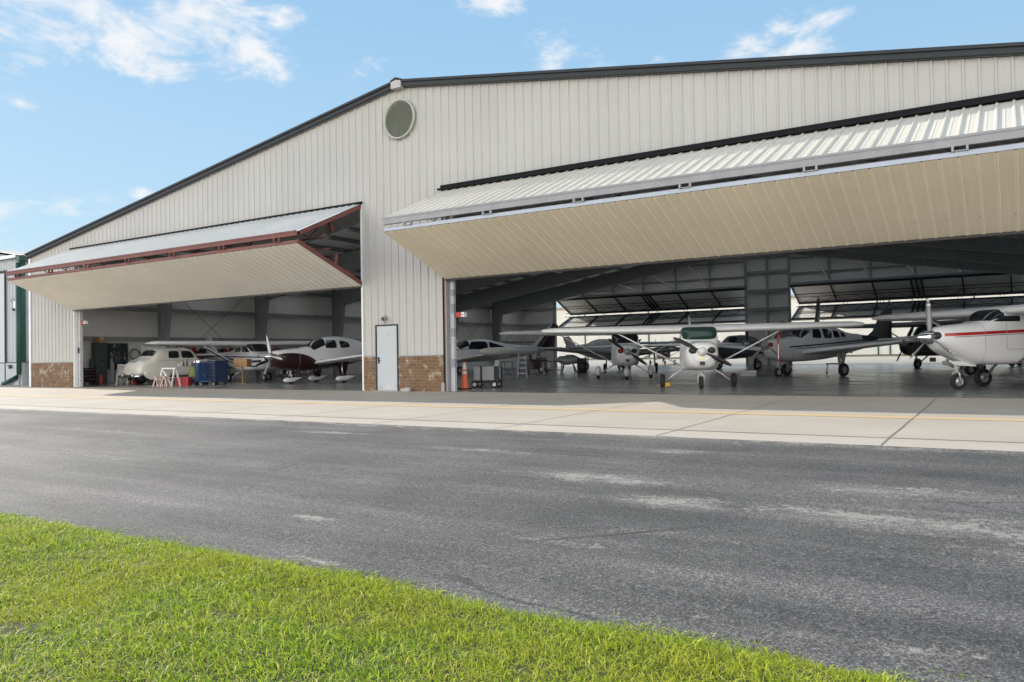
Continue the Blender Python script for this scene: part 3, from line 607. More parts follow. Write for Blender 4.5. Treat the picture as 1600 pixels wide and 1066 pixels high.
# ---- back wall
mb=MB()
def flatwall(a,b,z0):
    xs=[a,b] if not a<XC<b else [a,XC,b]
    mb.prism([(a,YB,z0),(b,YB,z0)]+[(x,YB,zr(x)) for x in xs[::-1]],(0,.06,0))
flatwall(XL,LB[0],0); flatwall(LB[0],LB[1],HZ); flatwall(LB[1],RB[0],0); flatwall(RB[0],RB[1],HZ); flatwall(RB[1],XR,0); part('back_wall',mb,M['inwall'],fix=True)
for (a,b,zs) in ((XL+.3,LB[0]-.1,(2.25,3.85,5.35)),(LB[1]+.12,RB[0]-.12,(1.3,2.9,4.4,5.9,7.4,8.6)),):
    for z in zs: mb=MB(); mb.box(a,b,YB-.2,YB-.01,z,z+.07); mb.box(a,b,YB-.22,YB-.2,z-.02,z+.2); part('girt',mb,M['frame'])
for z in (7.2,8.4):
    lim=(9.75-z)/SL; mb=MB(); mb.box(max(XC-lim,XL)+.3,LB[1]-.1,YB-.2,YB-.01,z,z+.08); part('girt',mb,M['frame']); mb=MB(); mb.box(RB[0]+.1,XC+lim-.3,YB-.2,YB-.01,z,z+.08); part('girt',mb,M['frame'])
for x in (LB[0]-.1,LB[1]+.02,XC,RB[0]-.02,RB[1]+.1):
    mb=MB(); mb.box(x-.10,x+.10,YB-.28,YB-.23,0,zr(x)-.3); part('back_post',mb,M['frame'])
hx=[LB[0]+(LB[1]-LB[0])*k/6 for k in range(1,6)]+[RB[0]+(RB[1]-RB[0])*k/6 for k in range(1,6)]
for x in hx:
    mb=MB(); mb.box(x-.08,x+.08,YB-.28,YB-.23,HZ+.1,zr(x)-.3); part('back_post',mb,M['frame'])
for a,b in (LB,RB): mb=MB(); mb.box(a-.1,b+.1,YB-.45,YB-.05,HZ+.0,HZ+.14); part('door_header',mb,M['frame'])
for x in hx:                                 # kickers from the last rafter to the door header
    zt=zr(x)-.36-(.85+.45*min(1,abs(x-XC)/21)); mb=MB(); mb.bar((x,39.7,zt),(x,YB-.4,HZ+.15),.09,.09); part('header_brace',mb,M['lightbrace'])
# x-bracing rods on the left wall
for (a,b) in ((6.7,13.1),(39.7,45.0),(33.1,39.5)):
    mb=MB(); x=XL+.35; mb.tube([(x,a,.4),(x,b,5.6)],.014,6); mb.tube([(x,a,5.6),(x,b,.4)],.014,6); part('cross_brace',mb,M['steelrod'])
# pendant lamp seen through the open end of the left door
mb=MB(); mb.tube([(-8.1,6.2,8.1),(-8.1,6.2,7.0)],.015,6); mb.lathe([(.05,.30),(.12,.28),(.22,.06),(.24,0),(.001,.02)],(-8.1,6.2,6.70),n=18); part('pendant_lamp',mb,M['alu'])
for i,(x,y) in enumerate(((-8,16),(-8,28),(12,10),(12,22))):
    mb=MB(); zt=zr(x)-.4; mb.tube([(x,y,zt),(x,y,zt-.9)],.015,6); mb.lathe([(.05,.30),(.12,.28),(.22,.06),(.24,0),(.001,.02)],(x,y,zt-1.2),n=18); part('pendant_lamp',mb,M['alu'])

# ------------------------------------------------------------------ neighbour building at the left
nb=empty('metal_building','pale metal building with dark green trim at the far left edge','building',(-25.75,1.5,0))
W_,Dp=16,30; zE=6.75; rise=lambda x: zE+.155*min(-x,W_+x if True else 0)
mb=MB(); us=usamples(-W_,-.0); mb.grid([[(u,-o,.0) for u,o in us],[(u,-o,zE+.155*min(-u,W_+u)) for u,o in us]],0,False)
us=usamples(0,Dp); mb.grid([[(o,u,0) for u,o in us],[(o,u,zE) for u,o in us]],0,False)
mb.poly([(-W_,Dp,0),(0,Dp,0),(0,Dp,zE),(-W_/2,Dp,zE+.155*W_/2),(-W_,Dp,zE)]); mb.poly([(-W_,0,0),(-W_,Dp,0),(-W_,Dp,zE),(-W_,0,zE)])
part('wall',mb,M['neighwall'],nb)
mb=MB()
for sg in (1,-1):
    xe=.25 if sg==1 else -W_-.25; us=usamples(-.2,Dp+.2)
    mb.grid([[(-W_/2,u,zE+.12+.155*W_/2+o) for u,o in us],[(xe,u,zE+.12-.155*.25+o) for u,o in us]],0,False)
part('roof',mb,M['roof'],nb)
mb=MB(); mb.box(-.02,.32,-.24,Dp,zE-.22,zE+.05); part('fascia',mb,M['greentrim'],nb)
mb=MB(); mb.box(-W_,-.05,-.26,-.20,zE-.02,zE+.14); part('eave_trim',mb,M['white'],nb)
mb=MB(); mb.box(-.28,.045,-.075,-.035,1.2,zE-.22); mb.box(.036,.07,-.075,.2,1.2,zE-.22); part('corner_trim',mb,M['greentrim'],nb)
mb=MB(); mb.box(-W_,-.10,-.10,-.04,0,1.16); part('wainscot',mb,M['neighwall'],nb); mb=MB(); mb.box(.04,.10,.2,Dp,0,1.16); part('wainscot',mb,M['greybox'],nb)
mb=MB(); mb.box(-W_,-.10,-.12,-.04,1.16,1.20); mb.box(.04,.12,.2,Dp,1.16,1.20); part('wainscot_cap',mb,M['charcoal'],nb)
mb=MB(); mb.tube([(.02,-.14,zE-.3),(.02,-.14,.62),(-.10,-.20,.42),(-1.05,-.32,.10),(-1.2,-.34,.08)],.115,8); part('downspout',mb,M['greentrim'],nb)
mb=MB(); mb.box(-.40,-.20,-.2,-.06,4.05,4.45); cm_=part('security_camera',mb,M['white'],nb,bevel=.02); mb=MB(); mb.lathe([(.001,.10),(.07,.09),(.085,.03),(.085,0)],(-.32,-.20,4.02),axis=(-.2,-.6,-.7),n=16); part('camera_dome',mb,M['black'],cm_)
mb=MB(); mb.box(-.98,-.62,-.06,-.04,4.42,4.60); part('wall_plate',mb,M['bluegrey'],nb)
mb=MB(); mb.box(-2.6,-1.55,-.09,-.05,.0,6.0); sd=part('door',mb,M['doorwhite'],nb); mb=MB(); mb.box(-1.55,-1.44,-.11,-.05,0,6.05); mb.box(-2.7,-1.44,-.11,-.05,6.05,6.15); part('door_frame',mb,M['charcoal'],sd)
mb=MB(); mb.box(-1.0,-.78,-.22,-.11,.98,1.06); mb.lathe([(.001,.12),(.06,.12),(.07,0)],(-.75,-.18,.98),axis=(.3,-.5,-.6),n=12); part('flood_lamp',mb,M['charcoal'],nb)
mb=MB(); mb.box(.20,.36,.9,1.02,1.22,1.36); part('meter_box',mb,M['charcoal'],nb)

# building across the far apron
fb=empty('far_hangar','long cream metal hangar seen through the open back doors','building',(0,100,.4))
mb=MB(); us=usamples(-60,80); mb.grid([[(u,-o,0) for u,o in us],[(u,-o,8.6) for u,o in us]],0,False); mb.box(-60,80,.05,20,0,8.55); part('wall',mb,M['farwall'],fb)
mb=MB(); mb.box(-60.5,80.5,-.6,20.5,8.6,8.9); part('roof',mb,M['roof'],fb)
for x in (-43,-31.5,-21,-9.5,2.4,3.9,14.0,26): mb=MB(); mb.box(x-.09,x+.09,-.16,-.05,0,8.5); part('downspout',mb,M['greentrim'],fb)
for x in (7.6,):
    mb=MB(); mb.box(x-.8,x+.8,-.2,-.06,4.4,4.7); mb.box(x-.9,x-.8,-.2,-.06,0,8.4); mb.box(x+.8,x+.9,-.2,-.06,0,8.4); part('door_frame',mb,M['greysteel'],fb)

# ------------------------------------------------------------------ aeroplanes
class Fus:
    """fuselage loft: stations (x, zc, halfwidth, top, bottom, exponent) nose to tail"""
    def __init__(s,st):
        st=sorted(st); s.x=[q[0] for q in st]; s.a=np.array([q[1:] for q in st],float)
        # monotone-ish slopes for a smooth curve through the stations
        x=np.array(s.x); d=np.diff(s.a,axis=0)/np.diff(x)[:,None]; m=np.zeros_like(s.a)
        for i in range(1,len(x)-1):
            same=d[i-1]*d[i]>0; m[i]=np.where(same,2*d[i-1]*d[i]/np.where(same,d[i-1]+d[i],1),0)
        m[0]=d[0]; m[-1]=d[-1]; s.m=m
    def at(s,x):
        X=s.x; x=min(max(x,X[0]),X[-1]); i=min(max(int(np.searchsorted(X,x))-1,0),len(X)-2); h=X[i+1]-X[i]; t=(x-X[i])/h
        return (1+2*t)*(1-t)**2*s.a[i]+t*(1-t)**2*h*s.m[i]+t*t*(3-2*t)*s.a[i+1]+t*t*(t-1)*h*s.m[i+1]
    def pt(s,x,th,off=0):
        zc,hw,ht,hb,n=s.at(x); c,si=cos(th),sin(th); h=ht if si>=0 else hb
        y=hw*math.copysign(abs(c)**(2/n),c); z=h*math.copysign(abs(si)**(2/n),si)
        if off:
            L=math.hypot(y/hw**2,z/h**2)+1e-9; y+=off*(y/hw**2)/L; z+=off*(z/h**2)/L
        return (x,y,zc+z)
    def side(s,x,z,sg,off=0):
        zc,hw,ht,hb,n=s.at(x); h=ht if z>=zc else hb; r=min(abs(z-zc)/h,.985)
        return (x,sg*(hw*(1-r**n)**(1/n)+off),z)
    def mesh(s,mb,n=28,dx=.10):
        n*=2
        x0,x1=s.x[0],s.x[-1]; k=int((x1-x0)/dx)+2; rows=[[s.pt(x,2*pi*j/n) for j in range(n)] for x in np.linspace(x0,x1,k)]
        mb.grid(rows,0,True,True)
        for x,r in ((x0,rows[0]),(x1,rows[-1])): mb.add(r,[tuple(range(n))],0,False)
        return mb
    def wrap(s,mb,x_of,a0,a1,off=.008,n=14,k=6,mat=0,rear=None):
        """patch between two curves x_of(t) -> (xa,xb) over angles a0..a1"""
        rows=[]
        for j in range(n+1):
            t=j/n; th=a0+(a1-a0)*t; tb=rear[0]+(rear[1]-rear[0])*t if rear else th; xa,xb=x_of(t); rows.append([s.pt(xa+(xb-xa)*i/k,th+(tb-th)*i/k,off) for i in range(k+1)])
        return mb.grid(rows,mat,True)
    def pane(s,mb,q,sg,off=.008,k=6,mat=0,r=.12):
        """side window: q = 4 corners (x,z) in order, rounded"""
        def bil(u,v): return tuple((1-u)*(1-v)*q[0][i]+u*(1-v)*q[1][i]+u*v*q[2][i]+(1-u)*v*q[3][i] for i in (0,1))
        def rnd(u,v):   # squircle map keeps the corners soft
            a,b=2*u-1,2*v-1; c=r; return (.5+.5*a*(1-c*b*b),.5+.5*b*(1-c*a*a))
        rows=[[s.side(*bil(*rnd(i/k,j/k)),sg,off) for i in range(k+1)] for j in range(k+1)]
        return mb.grid(rows,mat,True)
AIR=[(1,0),(.7,.042),(.45,.068),(.28,.075),(.14,.064),(.05,.042),(.012,.02),(0,0),(.012,-.016),(.05,-.03),(.2,-.045),(.5,-.04),(.8,-.018)]
def wingmesh(secs,th=1.6,mat=0):
    """secs: list of (leading-edge point, chord); chord runs to -x"""
    mb=MB(); rows=[]
    for (p,c,k) in secs: rows.append([(p[0]-a*c,p[1],p[2]+b*c*k) for a,b in AIR])
    mb.grid(rows,mat,True,True); mb.add(rows[-1],[tuple(range(len(AIR)))],mat,False); mb.add(rows[0],[tuple(range(len(AIR)))],mat,False)
    return mb
def finmesh(secs):
    mb=MB(); rows=[]
    for (p,c,k) in secs: rows.append([(p[0]-a*c,p[1]+b*c*k,p[2]) for a,b in AIR])
    mb.grid(rows,0,True,True); mb.add(rows[-1],[tuple(range(len(AIR)))],0,False); return mb
def wheel(par,x,y,r=.21,w=.15,name='wheel'):
    mb=MB(); h=w/2
    mb.lathe([(r*.55,-h*.75),(r*.8,-h),(r*.95,-h*.8),(r,-h*.35),(r,h*.35),(r*.95,h*.8),(r*.8,h),(r*.55,h*.75)],(x,y,r),axis=(0,1,0),n=24); o=mb.build(name,M['tyre'],par)
    mb=MB(); mb.lathe([(.001,-h*.55),(r*.25,-h*.75),(r*.3,-h*.5),(r*.5,-h*.5),(r*.58,-h*.76),(r*.58,h*.76),(r*.5,h*.5),(r*.3,h*.5),(r*.25,h*.75),(.001,h*.55)],(x,y,r),axis=(0,1,0),n=18); mb.build('rim',M['rim'],o)
    return o
def pantmesh(x,y,z,L,hw,hh):
    mb=pant0(x,z,L,hw,hh); mb.v=[(a,b+y,c) for a,b,c in mb.v]; return mb
def pant0(x,z,L,hw,hh):
    f=Fus([(x+L*.42,z,.01,.01,.01,2),(x+L*.38,z,hw*.55,hh*.55,hh*.5,2.2),(x+L*.2,z+.01,hw,hh*.95,hh,2.4),(x-L*.1,z+.02,hw*.95,hh,hh*.95,2.4),(x-L*.4,z+.06,hw*.5,hh*.55,hh*.4,2.2),(x-L*.6,z+.10,hw*.08,hh*.1,hh*.08,2)])
    return f.mesh(MB(),14,.06)
def prop(par,x,z,nb,rad,mspin,mblade,a0,spl=.32,spr=.17,tips=None,cw=.075):
    mb=MB(); mb.lathe([(spr,-.06),(spr,.0),(spr*.93,spl*.35),(spr*.7,spl*.7),(spr*.35,spl*.93),(.001,spl)],(x,0,z),axis=(1,0,0),n=22); sp=mb.build('propeller',mspin,par)
    for k in range(nb):
        a=R(a0)+2*pi*k/nb; rd=Vector((0,cos(a),sin(a))); tn=Vector((0,-sin(a),cos(a))); ax=Vector((1,0,0)); rows=[]
        for t,c,tw in ((.08,.5,70),(.2,.75,58),(.35,1,45),(.6,1.02,30),(.82,.85,22),(.95,.55,19),(1,.18,18)):
            w_=cw*c; tw=R(tw); dv=tn*cos(tw)+ax*sin(tw); nv=ax*cos(tw)-tn*sin(tw); p=Vector((x+.05,0,z))+rd*(rad*t); th=.022*(1.1-t)+.004
            rows.append([p+dv*w_,p+nv*th,p-dv*w_,p-nv*th])
        mb=MB(); mb.grid(rows,0,True,True); mb.add(rows[-1],[(0,1,2,3)]); bl=mb.build('blade',mblade,sp)
        if tips:
            mb=MB()
            for t0,t1 in tips:
                rr=[]
                for t in (t0,t1):
                    c=np.interp(t,[.6,.82,.95,1],[1.02,.85,.55,.18]); tw=R(20); dv=tn*cos(tw)+ax*sin(tw); nv=ax*cos(tw)-tn*sin(tw); p=Vector((x+.05,0,z))+rd*(rad*t); w_=cw*c*1.04; th=.022*(1.1-t)+.009
                    rr.append([p+dv*w_,p+nv*th,p-dv*w_,p-nv*th])
                mb.grid(rr,0,False,True)
            mb.build('tip_band',M['white'],sp)
    return sp
HW_ST=[(1.97,1.13,.26,.20,.26,2.4),(1.93,1.13,.36,.26,.36,2.6),(1.80,1.12,.45,.31,.47,2.8),(1.45,1.10,.51,.34,.52,3),(1.0,1.10,.54,.375,.53,3.2),(.93,1.10,.55,.40,.53,3.6),(.50,1.10,.57,.83,.53,9),(.35,1.10,.57,.845,.53,9),(-.5,1.10,.55,.845,.53,6.5),(-1.1,1.12,.49,.70,.50,3.4),(-1.7,1.18,.40,.44,.45,2.8),(-3,1.28,.25,.26,.30,2.4),(-4.5,1.38,.12,.17,.15,2),(-4.95,1.40,.05,.10,.08,2)]
def highwing(label,loc,rz,group=None,sc=1,paint_=None,wingp=None,st=HW_ST,span=5.1,zw=1.83,zt=1.90,pants=False,spinner=None,blade=None,nb=2,pa=0,glass=None,retract=False,tail=True,intake=None,plugs=False,light=False,srad=.95,rt=.22,strutp=None,tips=None,nz=1.15,sx=1.93,spl=.26,spr=.15,name='high_wing_plane',strut=True,wfull=True):
    e=empty(name,label,'aeroplane',(loc[0],loc[1],0),R(rz),group,sc)
    P=paint_ or M['white']; Wm=wingp or M['white']; G=glass or M['glass']
    f=Fus(st); fo=f.mesh(MB(),32,.07).build('fuselage',P,e)
    xw=.93+(sx-1.93)*.3
    mb=MB(); f.wrap(mb,lambda t:(.90-.10*(2*t-1)**2,.47-.02*(2*t-1)**2),R(46),R(134),.006,28,8,rear=(R(13),R(167))); mb.build('windshield',G,fo)
    zs=st[6][1]+st[6][2]*0+.37+(zw-1.83)*.6; ztp=zw-.10
    for sg in (1,-1):
        mb=MB(); f.pane(mb,((.80,zs),(.02,zs),(.02,ztp),(.46,ztp)),sg,r=.06); f.pane(mb,((-.10,zs),(-.78,zs+.04),(-.60,ztp-.06),(-.10,ztp)),sg,r=.08); mb.build('window',G,fo)
        if retract or zw>1.9: mb=MB(); f.pane(mb,((-.88,zs+.06),(-1.35,zs+.12),(-1.2,ztp-.22),(-.80,ztp-.10)),sg,r=.1); mb.build('window',G,fo)
        mb=MB(); zd=st[6][1]-.25
        for a,b in (((.42,zd),(.42,ztp+.02)),((-.32,zd),(-.32,ztp+.02)),((.42,zd),(-.32,zd))): mb.tube([f.side(a[0]+(b[0]-a[0])*k/5,a[1]+(b[1]-a[1])*k/5,sg,.001) for k in range(6)],.006,5)
        mb.build('door_seam',M['greybox'],fo)
        z0,zk=zw,1.4
        ro=.42
        secs=[((.50,sg*.0,z0+.03),1.6,zk),((.50,sg*ro,z0+.02),1.6,zk),((.48,sg*span*.5,z0+(zt-z0)*.5),1.55,zk),((.36,sg*span*.93,z0+(zt-z0)*.94),1.15,zk),((.28,sg*span*.985,z0+(zt-z0)),.95,zk*.8),((.10,sg*span,zt+.01),.6,.5)]
        wo=wingmesh(secs).build('wing',Wm,e)
        mb=MB(); mb.tube([(-1.02,sg*(.65),z0-.02),(-1.0,sg*span*.52,z0+(zt-z0)*.5-.02),(-.82,sg*span*.93,zt-.03)],.008,5); mb.build('flap_seam',M['greybox'],wo)
        if strut: mb=MB(); mb.tube([(.05,sg*.52,.70),(.10,sg*span*.51,z0+(zt-z0)*.5-.06)],.055,10,flat=.45); mb.build('wing_strut',strutp or Wm,wo)
        xg=-.25; yg=1.14
        if retract: lp=[(-.1,sg*.45,.62),(-.25,sg*.75,.52),(-.4,sg*1.12,.30),(-.4,sg*1.2,.25)]
        else: lp=[(-.12,sg*.42,.62),(-.2,sg*.75,.42),(-.25,sg*(yg-.13),.22)]
        if retract: xg=-.4; yg=1.3
        gl=MB().tube(lp,[.05,.042,.032,.03][:len(lp)],8,flat=.6).build('gear_leg',P if not retract else M['alu'],e)
        wheel(e,xg,sg*yg,rt,.16)
        if pants: pantmesh(xg,sg*yg,rt+.10,1.0,.125,.20).build('wheel_pant',Wm,e)
        hs=wingmesh([((-3.85,sg*.0,1.42),.95,1),((-3.9,sg*.2,1.42),.95,1),((-4.05,sg*1.4,1.42),.72,1),((-4.2,sg*1.55,1.42),.45,.7)]).build('tailplane',Wm,e)
    finmesh([((-3.2,0,1.42),1.7,.5),((-3.75,0,1.62),1.3,.8),((-4.35,0,2.38),.78,.8),((-4.50,0,2.52),.5,.6)]).build('fin',P,e)
    mb=MB(); mb.tube([f.pt(1.02,2*pi*k/32,.001) for k in range(33)],.005,5); mb.tube([f.pt(-1.5,2*pi*k/32,.001) for k in range(33)],.004,5); mb.build('panel_seam',M['greybox'],fo)
    # nose wheel with fork
    nx=1.25 if not retract else 1.40; r2=rt*.86
    mb=MB(); mb.tube([(nx+.06,0,.70),(nx,0,.48)],[.045,.04],8)
    for s in (1,-1): mb.tube([(nx,s*.02,.48),(nx,s*.09,.40),(nx-.02,s*.10,r2)],.018,6)
    mb.tube([(nx+.06,.0,.5),(nx+.14,0,.42),(nx+.03,0,.36)],.016,6); mb.build('nose_gear',M['white'],e); wheel(e,nx-.02,0,r2,.13,'nose_wheel')
    if pants: pantmesh(nx-.02,0,r2+.10,.85,.12,.18).build('wheel_pant',Wm,e)
    # intakes and lamp on the cowl face
    for sg in (1,-1):
        mb=MB(); xx=[st[0][0]]
        yy=.19 if retract else .27; zz=nz+.03
        rows=[]
        ir=.105 if retract else .10; mb.lathe([(.001,.0),(ir*.85,.0),(ir,-.03),(ir,-.12)],(st[0][0]-.05+.07,sg*yy,zz),axis=(1,0,0),n=16); mb.v=[(x,sg*yy+(y-sg*yy)*1.25,z*1.0) for x,y,z in mb.v]
        io=mb.build('air_intake',M['black'],fo)
        if plugs and (sg==-1 or plugs==2): mb=MB(); mb.lathe([(.001,.02),(.088,.02),(.085,0)],(st[0][0]+.025,sg*yy,zz),axis=(1,0,0),n=16); mb.build('intake_plug',M['red'],io)
    mb=MB(); mb.box(st[0][0]-.10,st[0][0]-.02,-.07,.07,.74,.85); mb.v=[(x+.03,y,z) for x,y,z in mb.v]; mb.build('carb_intake',M['black'],fo)
    if light: mb=MB(); mb.lathe([(.10,-.01),(.10,.012),(.075,.02),(.001,.025)],(st[0][0]-.02,0,.93),axis=(1,0,-.1),n=20); mb.build('landing_light',M['lens'],fo)
    if retract:
        for sg in (1,-1):
            mb=MB(); mb.prism([(nx+.34,sg*.10,.76),(nx-.42,sg*.10,.72),(nx-.36,sg*.24,.60),(nx+.24,sg*.24,.64)],(0,sg*.015,0)); mb.build('gear_door',P,e,fix=True)
        mb=MB(); mb.tube([(1.45,-.30,.78),(1.38,-.34,.66),(1.22,-.36,.60)],.045,10); mb.build('exhaust_pipe',M['greysteel'],e)
        mb=MB(); mb.tube([(.55,.30,2.12),(1.0,.05,2.05),(1.05,.0,1.78)],.005,5); mb.build('aerial_wire',M['greybox'],fo)
    prop(e,sx,nz,nb,srad,spinner or M['white'],blade or M['propblk'],pa,spl,spr,tips)
    mb=MB(); mb.tube([(-.55,0,zw+.1),(-.75,0,zw+.5)],.008,5); mb.build('antenna',M['greybox'],fo); mb=MB(); mb.tube([(-.9,.2,zw+.05),(-1.0,.2,zw+.42)],.006,5); mb.build('antenna',M['greybox'],fo)
    return e
P182=stripes('white_paint_red_stripe',(.78,.79,.80),[(1.455,1.535,(.40,.018,.022),-6,2.0),(1.42,1.436,(.16,.02,.03),-6,1.8)],.24,k=-.035)
PNAVY=stripes('white_paint_navy_stripes',(.72,.73,.75),[(1.0,1.12,(.02,.035,.09),-6,1.75,-.05,.02),(.80,.87,(.02,.035,.09),-6,1.4,-.08,.03),(1.24,1.30,(.03,.04,.1),-6,1.9,-.02,0)],.26)
# front two-seater, facing the apron
front=highwing('white plane with green tinted windscreen and bare black tyres, front of right bay',(10.11,4.24),293,sc=.97,glass=M['greenglass'],pa=-27,light=True)
def boxthing(name,label,cat,loc,rz=0,group=None): return empty(name,label,cat,loc,rz,group)
ch=boxthing('wheel_chock','yellow wheel chock against the tyre of the front white plane','wheel chock',(8.72,5.05,0),R(23))
mb=MB(); mb.prism([(-.15,-.08,0),(-.15,.08,0),(-.15,.025,.11),(-.15,-.025,.11)],(.28,0,0)); mb.build('chock_block',M['yellow'],ch,fix=True); mb=MB(); mb.tube([(-.15,0,.05),(-.24,.02,.03),(-.29,0,.01)],.012,6); mb.build('rope',M['yellow'],ch)
highwing('white high wing plane with wheel fairings and red cowl plug, behind the green windscreen plane',(3.9,12.4),298,sc=1.02,pants=True,zw=1.95,zt=2.03,span=5.45,pa=-35,plugs=1,blade=M['propblk'],spinner=M['propgrey'],wingp=M['white'])
ST182=[(2.12,1.38,.22,.18,.20,2.3),(2.06,1.37,.32,.24,.28,2.4),(1.85,1.35,.43,.32,.40,2.6),(1.45,1.32,.52,.39,.55,2.8),(1.05,1.30,.57,.445,.66,3.2),(.95,1.30,.575,.46,.66,3.6),(.48,1.28,.58,.79,.64,6),(.32,1.28,.58,.82,.64,6.5),(-.5,1.28,.56,.82,.62,6),(-1.2,1.30,.52,.68,.58,3.4),(-1.9,1.34,.43,.46,.48,2.8),(-3,1.40,.28,.30,.32,2.4),(-4.5,1.46,.13,.19,.16,2),(-5.1,1.48,.05,.10,.08,2)]
highwing('white high wing plane with red side stripe and polished spinner',(18.28,4.75),221,sc=1.0,paint_=P182,st=ST182,zw=1.99,zt=2.10,span=5.5,retract=True,nb=3,blade=M['propgrey'],spinner=M['chrome'],pa=93,srad=1.02,rt=.25,tips=((.80,.85),(.92,.97)),nz=1.38,sx=2.10,spl=.42,spr=.19)
highwing('white high wing plane with navy blue side stripes behind the old car',(-15.1,7.7),350,sc=1.0,paint_=PNAVY,zw=1.9,zt=1.97,span=5.3,pa=20,spinner=M['propgrey'])

def lowwing(label,loc,rz,st,sc=1,paint_=None,wingp=None,finp=None,span=5.1,zr_=.98,zt=1.34,wx=.75,ch=(2.0,1.15),fin=None,nb=3,blade=None,spinner=None,pa=90,srad=.95,sx=2.3,nz=1.3,spl=.34,spr=.17,ws=(.92,.30),win=(),glass=None,gear=(-.35,1.45,.26,.10),nose=(1.7,.2),pants=None,tanks=False,group=None,name='low_wing_plane',hs=None,tips=None,engines=None,legfair=None,nacelle=None,wsa=35):
    e=empty(name,label,'aeroplane',(loc[0],loc[1],0),R(rz),group,sc); P=paint_ or M['white']; Wm=wingp or M['white']; G=glass or M['glass']
    f=Fus(st); fo=f.mesh(MB(),32,.08).build('fuselage',P,e)
    mb=MB(); f.wrap(mb,lambda t:(ws[0]-.12*(2*t-1)**2,ws[1]),R(wsa),R(180-wsa),.007,16,8); mb.build('windshield',G,fo)
    for sg in (1,-1):
        for q in win: mb=MB(); f.pane(mb,q,sg,r=.09); mb.build('window',G,fo)
        secs=[((wx+.25,0,zr_-.02),ch[0]*1.15,1),((wx+.1,sg*.5,zr_),ch[0]*1.06,1),((wx-.02,sg*1.3,zr_+(zt-zr_)*.22),ch[0]*.95,1.05),((wx-.22,sg*span*.94,zt-.02),ch[1],1),((wx-.30,sg*span*.985,zt),ch[1]*.82,.8),((wx-.5,sg*span,zt+.01),ch[1]*.5,.5)]
        wo=wingmesh(secs).build('wing',Wm,e)
        mb=MB(); mb.lathe([(.001,.05),(.03,.04),(.04,0),(.03,-.04)],(wx-.24,sg*span*.97,zt+.01),axis=(1,0,0),n=10); mb.build('nav_light',M['red'] if sg>0 else M['greencloth'],wo)
        if tanks:
            t=Fus([(wx+.95,zt+.05,.01,.01,.01,2),(wx+.85,zt+.05,.10,.10,.10,2.1),(wx+.4,zt+.05,.23,.20,.20,2.2),(wx-.3,zt+.06,.26,.22,.22,2.2),(wx-1.2,zt+.09,.17,.14,.14,2.1),(wx-2.0,zt+.13,.02,.02,.02,2)]); mbt=t.mesh(MB(),18,.1); mbt.v=[(x,y+sg*span,z) for x,y,z in mbt.v]; mbt.build('tip_tank',Wm,wo)
            mb=MB(); mb.box(wx-.12,wx-.02,sg*(span-.38)-.02,sg*(span-.38)+.02,zt-.1,zt+.06); mb.build('tank_band',M['black'],wo)
        gx,gy,gr,gh=gear
        z1=zr_+(zt-zr_)*(gy-.5)/(span-.5)-.05
        MB().tube([(gx+.05,sg*(gy-.02),z1),(gx,sg*gy,gr)],[.05,.04],8).build('gear_leg',M['alu'],e)
        wheel(e,gx,sg*(gy+(.06 if pants else .09)),gr,.12 if pants else .17)
        if legfair: mb=MB(); mb.prism([(gx+.28,sg*gy,z1),(gx-.30,sg*gy,z1),(gx-.16,sg*(gy-.06),gr+.06),(gx+.12,sg*(gy-.06),gr+.06)],(0,.02*sg,0)); mb.build('gear_door',legfair,e,fix=True)
        if pants: pantmesh(gx,sg*(gy+.06),gr-.01,1.0,.105,.12).build('wheel_pant',pants,e); MB().tube([(gx+.02,sg*(gy-.35),z1),(gx,sg*gy,gr+.1)],[.13,.07],10,flat=.4).build('leg_fairing',legfair or Wm,e)
        hx,hz,hsp,hc=hs or (-4.3,1.5,1.8,1.0)
        wingmesh([((hx+.1,0,hz),hc,1),((hx,sg*.25,hz),hc*.95,1),((hx-.3,sg*hsp*.93,hz+.02),hc*.62,1),((hx-.45,sg*hsp,hz+.02),hc*.35,.6)]).build('tailplane',Wm,e)
    x0,z0,c0,x1,z1,c1=fin or (-4.0,1.6,1.7,-5.1,2.7,.75)
    mb=MB()
    for q_x in (1.35,-1.9,-3.0): mb.tube([f.pt(q_x,2*pi*k/32,.001) for k in range(33)],.005,5)
    mb.build('panel_seam',M['greybox'],fo)
    fn=finmesh([((x0+.5,0,z0-.12),c0+.5,.5),((x0-(x0-x1)*.22,0,z0+(z1-z0)*.2),c0*.85,.8),((x1,0,z1-.12),c1,.8),((x1-.2,0,z1),c1*.62,.6)]).build('fin',finp or P,e)
    mb=MB(); mb.lathe([(.001,.09),(.03,.07),(.04,0)],(x1-.35,0,z1-.01),n=10); mb.build('beacon',M['black'],fn)
    nx,nr=nose
    mb=MB(); mb.tube([(nx-.02,0,.80),(nx+.02,0,.46)],[.05,.04],8)
    for s in (1,-1): mb.tube([(nx+.02,s*.02,.46),(nx+.03,s*.10,.38),(nx,s*.10,nr)],.02,6)
    mb.tube([(nx+.1,0,.62),(nx+.2,0,.5),(nx+.06,0,.36)],.018,6); mb.build('nose_gear',M['white'],e); wheel(e,nx,0,nr,.14,'nose_wheel')
    if pants: pantmesh(nx,0,nr-.01,.9,.10,.11).build('wheel_pant',pants,e)
